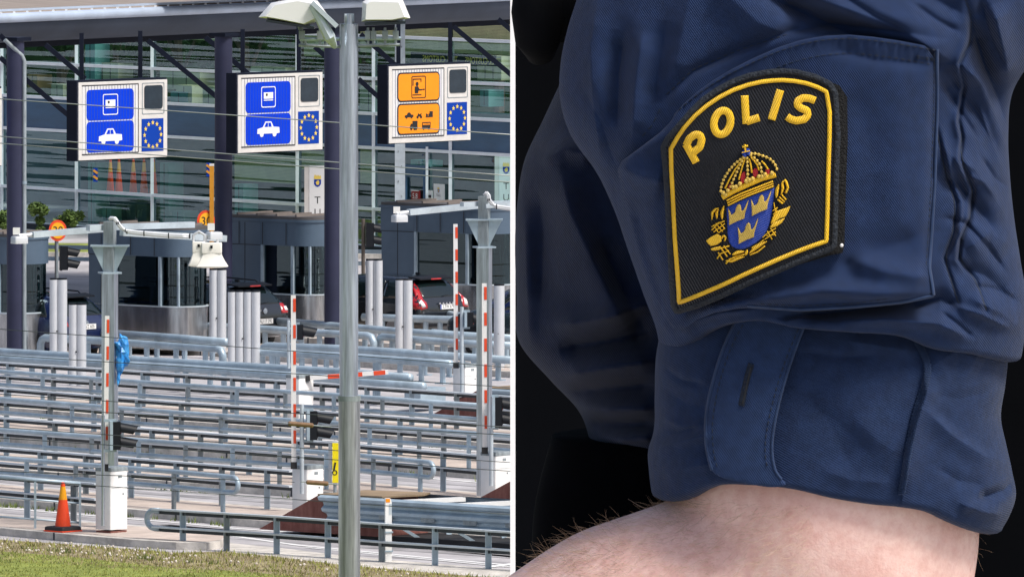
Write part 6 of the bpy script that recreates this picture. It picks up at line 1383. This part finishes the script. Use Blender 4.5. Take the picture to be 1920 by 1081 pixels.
for pts in ([(345, 298), (360, 268), (384, 258), (386, 300), (384, 340), (360, 366), (346, 345)], [(445, 252), (462, 232), (484, 230), (492, 262), (490, 292), (460, 312), (448, 285)], [(550, 242), (570, 232), (586, 236), (592, 262), (590, 285), (566, 294)], [(238, 392), (255, 368), (274, 356), (276, 380), (268, 402), (248, 424)]): layer(None, None, None, Z6(pts), pa, 1.5, 2.5, 2, True, red)
red.build("crown_velvet", M_sred, officer, 'all')
def rb(pts, wd, hh=3.2, o=None, off=2, tp=False): ribbon(gold if o is None else o, Z6(pts), wd / 4.505, pa, off, hh, step=2, taper=tp)
rb([(190, 482), (300, 418), (420, 362), (520, 318), (640, 285)], 46, 3); rb([(228, 508), (340, 450), (420, 418), (520, 378), (616, 340)], 17); rb([(233, 528), (340, 472), (420, 440), (520, 398), (618, 360)], 15); rb([(238, 548), (340, 494), (420, 458), (520, 418), (622, 380)], 16)
arch = [[(178, 425), (186, 370), (205, 320), (240, 262), (280, 212), (320, 175), (368, 138)], [(262, 388), (288, 320), (312, 262), (338, 205), (374, 142)], [(396, 350), (404, 300), (404, 250), (402, 200), (398, 145)], [(520, 296), (520, 250), (510, 205), (478, 160), (430, 120)], [(648, 236), (630, 190), (590, 150), (530, 125), (470, 108), (430, 106)]]
inner = [[(215, 405), (250, 330), (300, 240), (355, 165), (378, 140)], [(330, 330), (345, 270), (362, 205), (382, 150)], [(440, 270), (432, 220), (425, 180), (415, 150)], [(500, 250), (486, 205), (462, 170), (430, 135)], [(575, 240), (550, 200), (520, 170)]]
for a in inner: rb(a, 15, 2.5)
bead = MB()
for a in arch:
    rb(a, 10, 1.5, outl, 1)
    q = resample(chaikin(Z6(a), 1), max(4, int(np.hypot(*np.diff(np.array(Z6(a)), axis=0).T).sum() / 6.2)))
    for x, y in q: d = float(pa.depth(x, y)); bead.ball(AP(x, y, d + 3), 3.0 * SA, 7, 5)
for x, y in Z6([(200, 440), (240, 420), (285, 392), (340, 362), (392, 338), (445, 318), (498, 300), (550, 282), (606, 270), (222, 455), (310, 388), (420, 330), (526, 300)]): d = float(pa.depth(x, y)); bead.ball(AP(x, y, d + 3.5), 4.2 * SA, 8, 5)
bead.build("crown_bead", M_goldp, officer, 'all')
orb = MB()
for x, y in Z6([(372, 98), (404, 84), (380, 118), (412, 104)]): d = float(pa.depth(x, y)); orb.ball(AP(x, y, d + 2), 4.6 * SA, 8, 5)
orb.build("crown_orb", M_sblue, officer, 'all')
rb([(378, 30), (386, 92)], 18, 3.5, None, 4); rb([(358, 52), (406, 42)], 18, 3.5, None, 4); rb([(352, 100), (420, 84)], 12, 3, None, 5)
for pts, wd in (([(106, 672), (110, 610), (140, 576), (165, 572)], 22), ([(148, 662), (146, 610), (160, 580)], 22), ([(192, 668), (190, 610), (206, 552)], 26), ([(645, 480), (650, 420), (664, 366)], 30), ([(684, 455), (700, 400), (694, 352), (712, 330)], 24), ([(722, 440), (742, 395), (728, 345), (712, 326)], 20), ([(655, 492), (700, 528)], 16), ([(668, 470), (714, 514)], 14), ([(690, 452), (726, 496)], 14),
                ([(104, 760), (160, 700), (212, 680)], 12), ([(104, 730), (170, 690)], 10), ([(120, 775), (190, 720), (214, 700)], 11), ([(140, 700), (196, 770)], 10), ([(118, 715), (160, 775)], 9), ([(172, 690), (214, 745)], 10), ([(160, 780), (216, 740)], 10),
                ([(150, 925), (200, 905), (252, 890)], 12), ([(176, 900), (236, 980)], 13), ([(205, 890), (262, 960)], 11), ([(150, 1000), (180, 955), (250, 930)], 12), ([(160, 945), (200, 1010)], 11), ([(188, 830), (205, 800), (222, 820), (212, 850)], 14),
                ([(222, 1015), (270, 1018), (330, 990), (380, 978)], 28), ([(222, 1040), (260, 1000), (300, 985)], 16), ([(276, 965), (320, 945), (376, 934)], 32), ([(280, 985), (330, 972), (380, 960)], 14), ([(388, 968), (402, 920)], 26), ([(420, 948), (470, 905), (520, 870), (566, 846)], 34), ([(424, 962), (490, 935), (550, 885)], 14), ([(440, 905), (500, 870), (540, 835)], 14),
                ([(530, 815), (580, 770), (640, 736)], 11), ([(545, 832), (600, 795), (640, 765)], 11), ([(570, 760), (610, 830)], 10), ([(596, 735), (640, 800)], 10), ([(560, 800), (630, 790)], 9), ([(604, 700), (622, 640), (650, 560)], 9), ([(618, 620), (654, 590)], 10), ([(614, 590), (656, 560)], 10), ([(612, 650), (648, 620)], 10), ([(624, 520), (640, 610)], 8)):
    rb(pts, wd, 2.8 if wd < 15 else 4, None, 2, tp=wd > 20)
for pts in ([(58, 848), (95, 818), (150, 788), (182, 806), (188, 850), (150, 880), (100, 892), (72, 870)], [(96, 915), (140, 900), (180, 892), (172, 915), (140, 930), (104, 930)], [(598, 690), (612, 650), (650, 590), (690, 576), (730, 562), (762, 548), (748, 590), (720, 636), (670, 655), (625, 690)], [(590, 725), (620, 690), (680, 662), (716, 648), (690, 690), (650, 718), (606, 732)]): layer(None, None, None, Z6(pts), pa, 4, 3, 2.5, True, gold)
gold.build("crest_wreath", M_gold, officer, 'all'); outl.build("crest_outline", M_goldp, officer, 'all')
l = MB(); l.ball(AP(1575, 455, float(Pat(76).depth(1575, 455))), 3.6 * SA, 8, 6); l.build("lint", M_white, officer, 'all')
# ---- shirt front, collar, vest strap, trousers
TXL = [(-330, 1240), (-200, 1130), (0, 1110), (130, 1075), (250, 1022), (330, 985), (420, 970), (600, 969), (690, 976), (760, 1035), (820, 1090), (880, 1112), (960, 1120)]
TXR = [(-330, 1700), (-200, 1900), (0, 1990), (130, 1960), (250, 1880), (420, 1860), (700, 1850), (960, 1820)]
tf = [([(1050, 330), (1072, 420), (1120, 520), (1180, 640)], 40, 40, 50), ([(1010, 380), (1020, 460), (1016, 600)], -34, 30, 34), ([(1130, 470), (1170, 560), (1220, 660)], -26, 26, 30), ([(1040, 640), (1120, 622), (1230, 590)], 30, 20, 22), ([(1050, 690), (1140, 672), (1230, 650)], -30, 20, 22), ([(1050, 740), (1140, 716), (1240, 700)], 26, 20, 22), ([(1060, 780), (1140, 766), (1240, 752)], -26, 18, 20), ([(1080, 812), (1160, 800), (1240, 792)], 24, 16, 18), ([(1100, 840), (1240, 828)], -20, 14, 14), ([(1110, 865), (1180, 858), (1240, 850)], 22, 14, 16), ([(985, 420), (988, 560), (996, 700)], 24, 16, 22), ([(1010, 330), (1060, 300), (1120, 310)], 30, 26, 26)]
to = Garment(TXL, TXR, [(-330, 200), (0, 330), (400, 350), (960, 340)], tf, d0=-520, nz=10, seed=14, back=1.4, pw=2.4)
to.build("shirt_front", M_tors_shade, officer, -330, [(900, 905), (2000, 905)], 260, 240, curl=20)
tb = Garment([(860, 1040), (1000, 1005), (1300, 1010), (2200, 1010)], [(860, 1830), (1300, 1850), (2200, 1860)], [(860, 320), (2200, 420)], [], d0=-540, nz=4, back=1.3, pw=2.4)
tb.build("trousers", M_trous, officer, 870, [(900, 2300), (2000, 2300)], 80, 60)
for d in (-360, -760):
    p = [Vector(AP(*q)) for q in ((1480, 2150, d), (1470, 3000, d), (1480, 4000, d), (1510, 4800, d), (1525, 5720, d))]; MB().tube(p, [.125, .105, .085, .075, .07], 20).build("trouser_leg", M_trous, officer, 'all')
    c = Vector(AP(1330, 5830, d)); c.z = DECK + .05; MB().ball(c, (.155, .052, .055), 18, 10).build("shoe", M_vest, officer, 'all')
o = MB(); p = [(1015, -90, -240), (1020, -20, -200), (1012, 40, -190), (1010, 90, -200), (1016, 120, -225)]
o.tube([AP(*q) for q in p], [52 * SA, 56 * SA, 54 * SA, 44 * SA, 26 * SA], 22); o.tube([AP(1040, -60, -200), AP(1060, 30, -190), AP(1052, 90, -200)], [40 * SA, 30 * SA, 16 * SA], 16); o.build("shoulder_radio", M_vest, officer, 'all')
MB().tube([AP(1060, -200, -560), AP(1200, -290, -560), AP(1470, -330, -560), AP(1700, -270, -560)], [.03, .05, .075, .05], 16).build("collar", M_tors_shade, officer, 'all')
# right sleeve (far side)
MB().tube([AP(1520, 0, -1000), AP(1550, 400, -1080), AP(1570, 900, -1120)], [.085, .085, .08], 18).build("far_sleeve", M_tors_shade, officer, 'all')
# ---- arm hair grown from the forearm skin
bvh = BVHTree.FromPolygons([tuple(v.co + parent_base(officer)) for v in body.data.vertices], [tuple(p.vertices) for p in body.data.polygons])
hm = MB(); r = random.Random(3)
def hair(x, y, ln, spread, up, rad=.00005):
    o_ = Vector(AP(x, y, 900)); h, n_, _, _ = bvh.ray_cast(o_, Vector((0, 1, 0)))
    if h is None: return
    d = Vector((-.8 + r.gauss(0, spread), n_.y * .5 + r.gauss(0, .15) - .12, up + r.gauss(0, spread))).normalized(); d = (d * .85 + n_ * .28).normalized(); c = Vector((r.gauss(0, .5), r.gauss(0, .3), r.gauss(0, .5) - .3)); L_ = ln * r.uniform(.5, 1.2)
    pts = [h - n_ * .0005]; 
    for k in range(4): pts.append(pts[-1] + d * L_ / 4); d = (d + c * .22).normalized(); d = (d - n_ * min(0, d.dot(n_)) ).normalized()
    hm.tube(pts, [rad, rad, rad * .9, rad * .7, rad * .35], 3)
def edge_y(x):
    for y in range(880, 1120, 2):
        if bvh.ray_cast(Vector(AP(x, y, 900)), Vector((0, 1, 0)))[0] is not None: return y
    return None
for i in range(750):
    x = r.uniform(1010, 1300); e = edge_y(x)
    if e is None: continue
    u = r.random() ** 1.5; hair(x, e + 1 + u * 130, .0085 * (1.3 - u * .5), .35, .15 - .3 * u)
for i in range(90):
    x = r.uniform(1215, 1330); hair(x, r.uniform(945, 990), .014, .5, .1)
for i in range(40):
    hair(r.uniform(1835, 1850), r.uniform(985, 1078), .014, .4, -.2)
hm.build("arm_hair", M_hair, officer, 'all')
hm = MB()
for i in range(1500):
    x = 970 + 560 * r.random() ** 1.4; e = edge_y(x)
    if e is None: continue
    hair(x, max(e, 940) + 8 + r.random() * 150, .010, .3, -.25, .00006)
hm.build("pale_arm_hair", M_hairp, officer, 'all')
# ---- dark partition behind the officer, added so its white strip divides the two views
YW = 6.4; t = thing("backdrop", "tall dark partition added behind the officer, its white strip dividing the two views", "backdrop", ((967 - 960) * YW / F + .7, YW, DECK))
x0 = (966.5 - 960) * YW / F
M_backdrop = mat("backdrop_dark", (.0016, .002, .003), .9, var=.4, vs=2.5, spec=.05)
MB().box((x0 + .7, YW + .03, DECK + 1.1), (1.4, .06, 2.2)).build("panel", M_backdrop, t)
xs = (956.5 - 960) * YW / F; MB().box(((xs + x0) / 2, YW + .0305, DECK + 1.1), (x0 - xs - .0001, .065, 2.204)).build("divider_strip", mat("divider_white", (.93, .93, .93), .5, var=0), t)
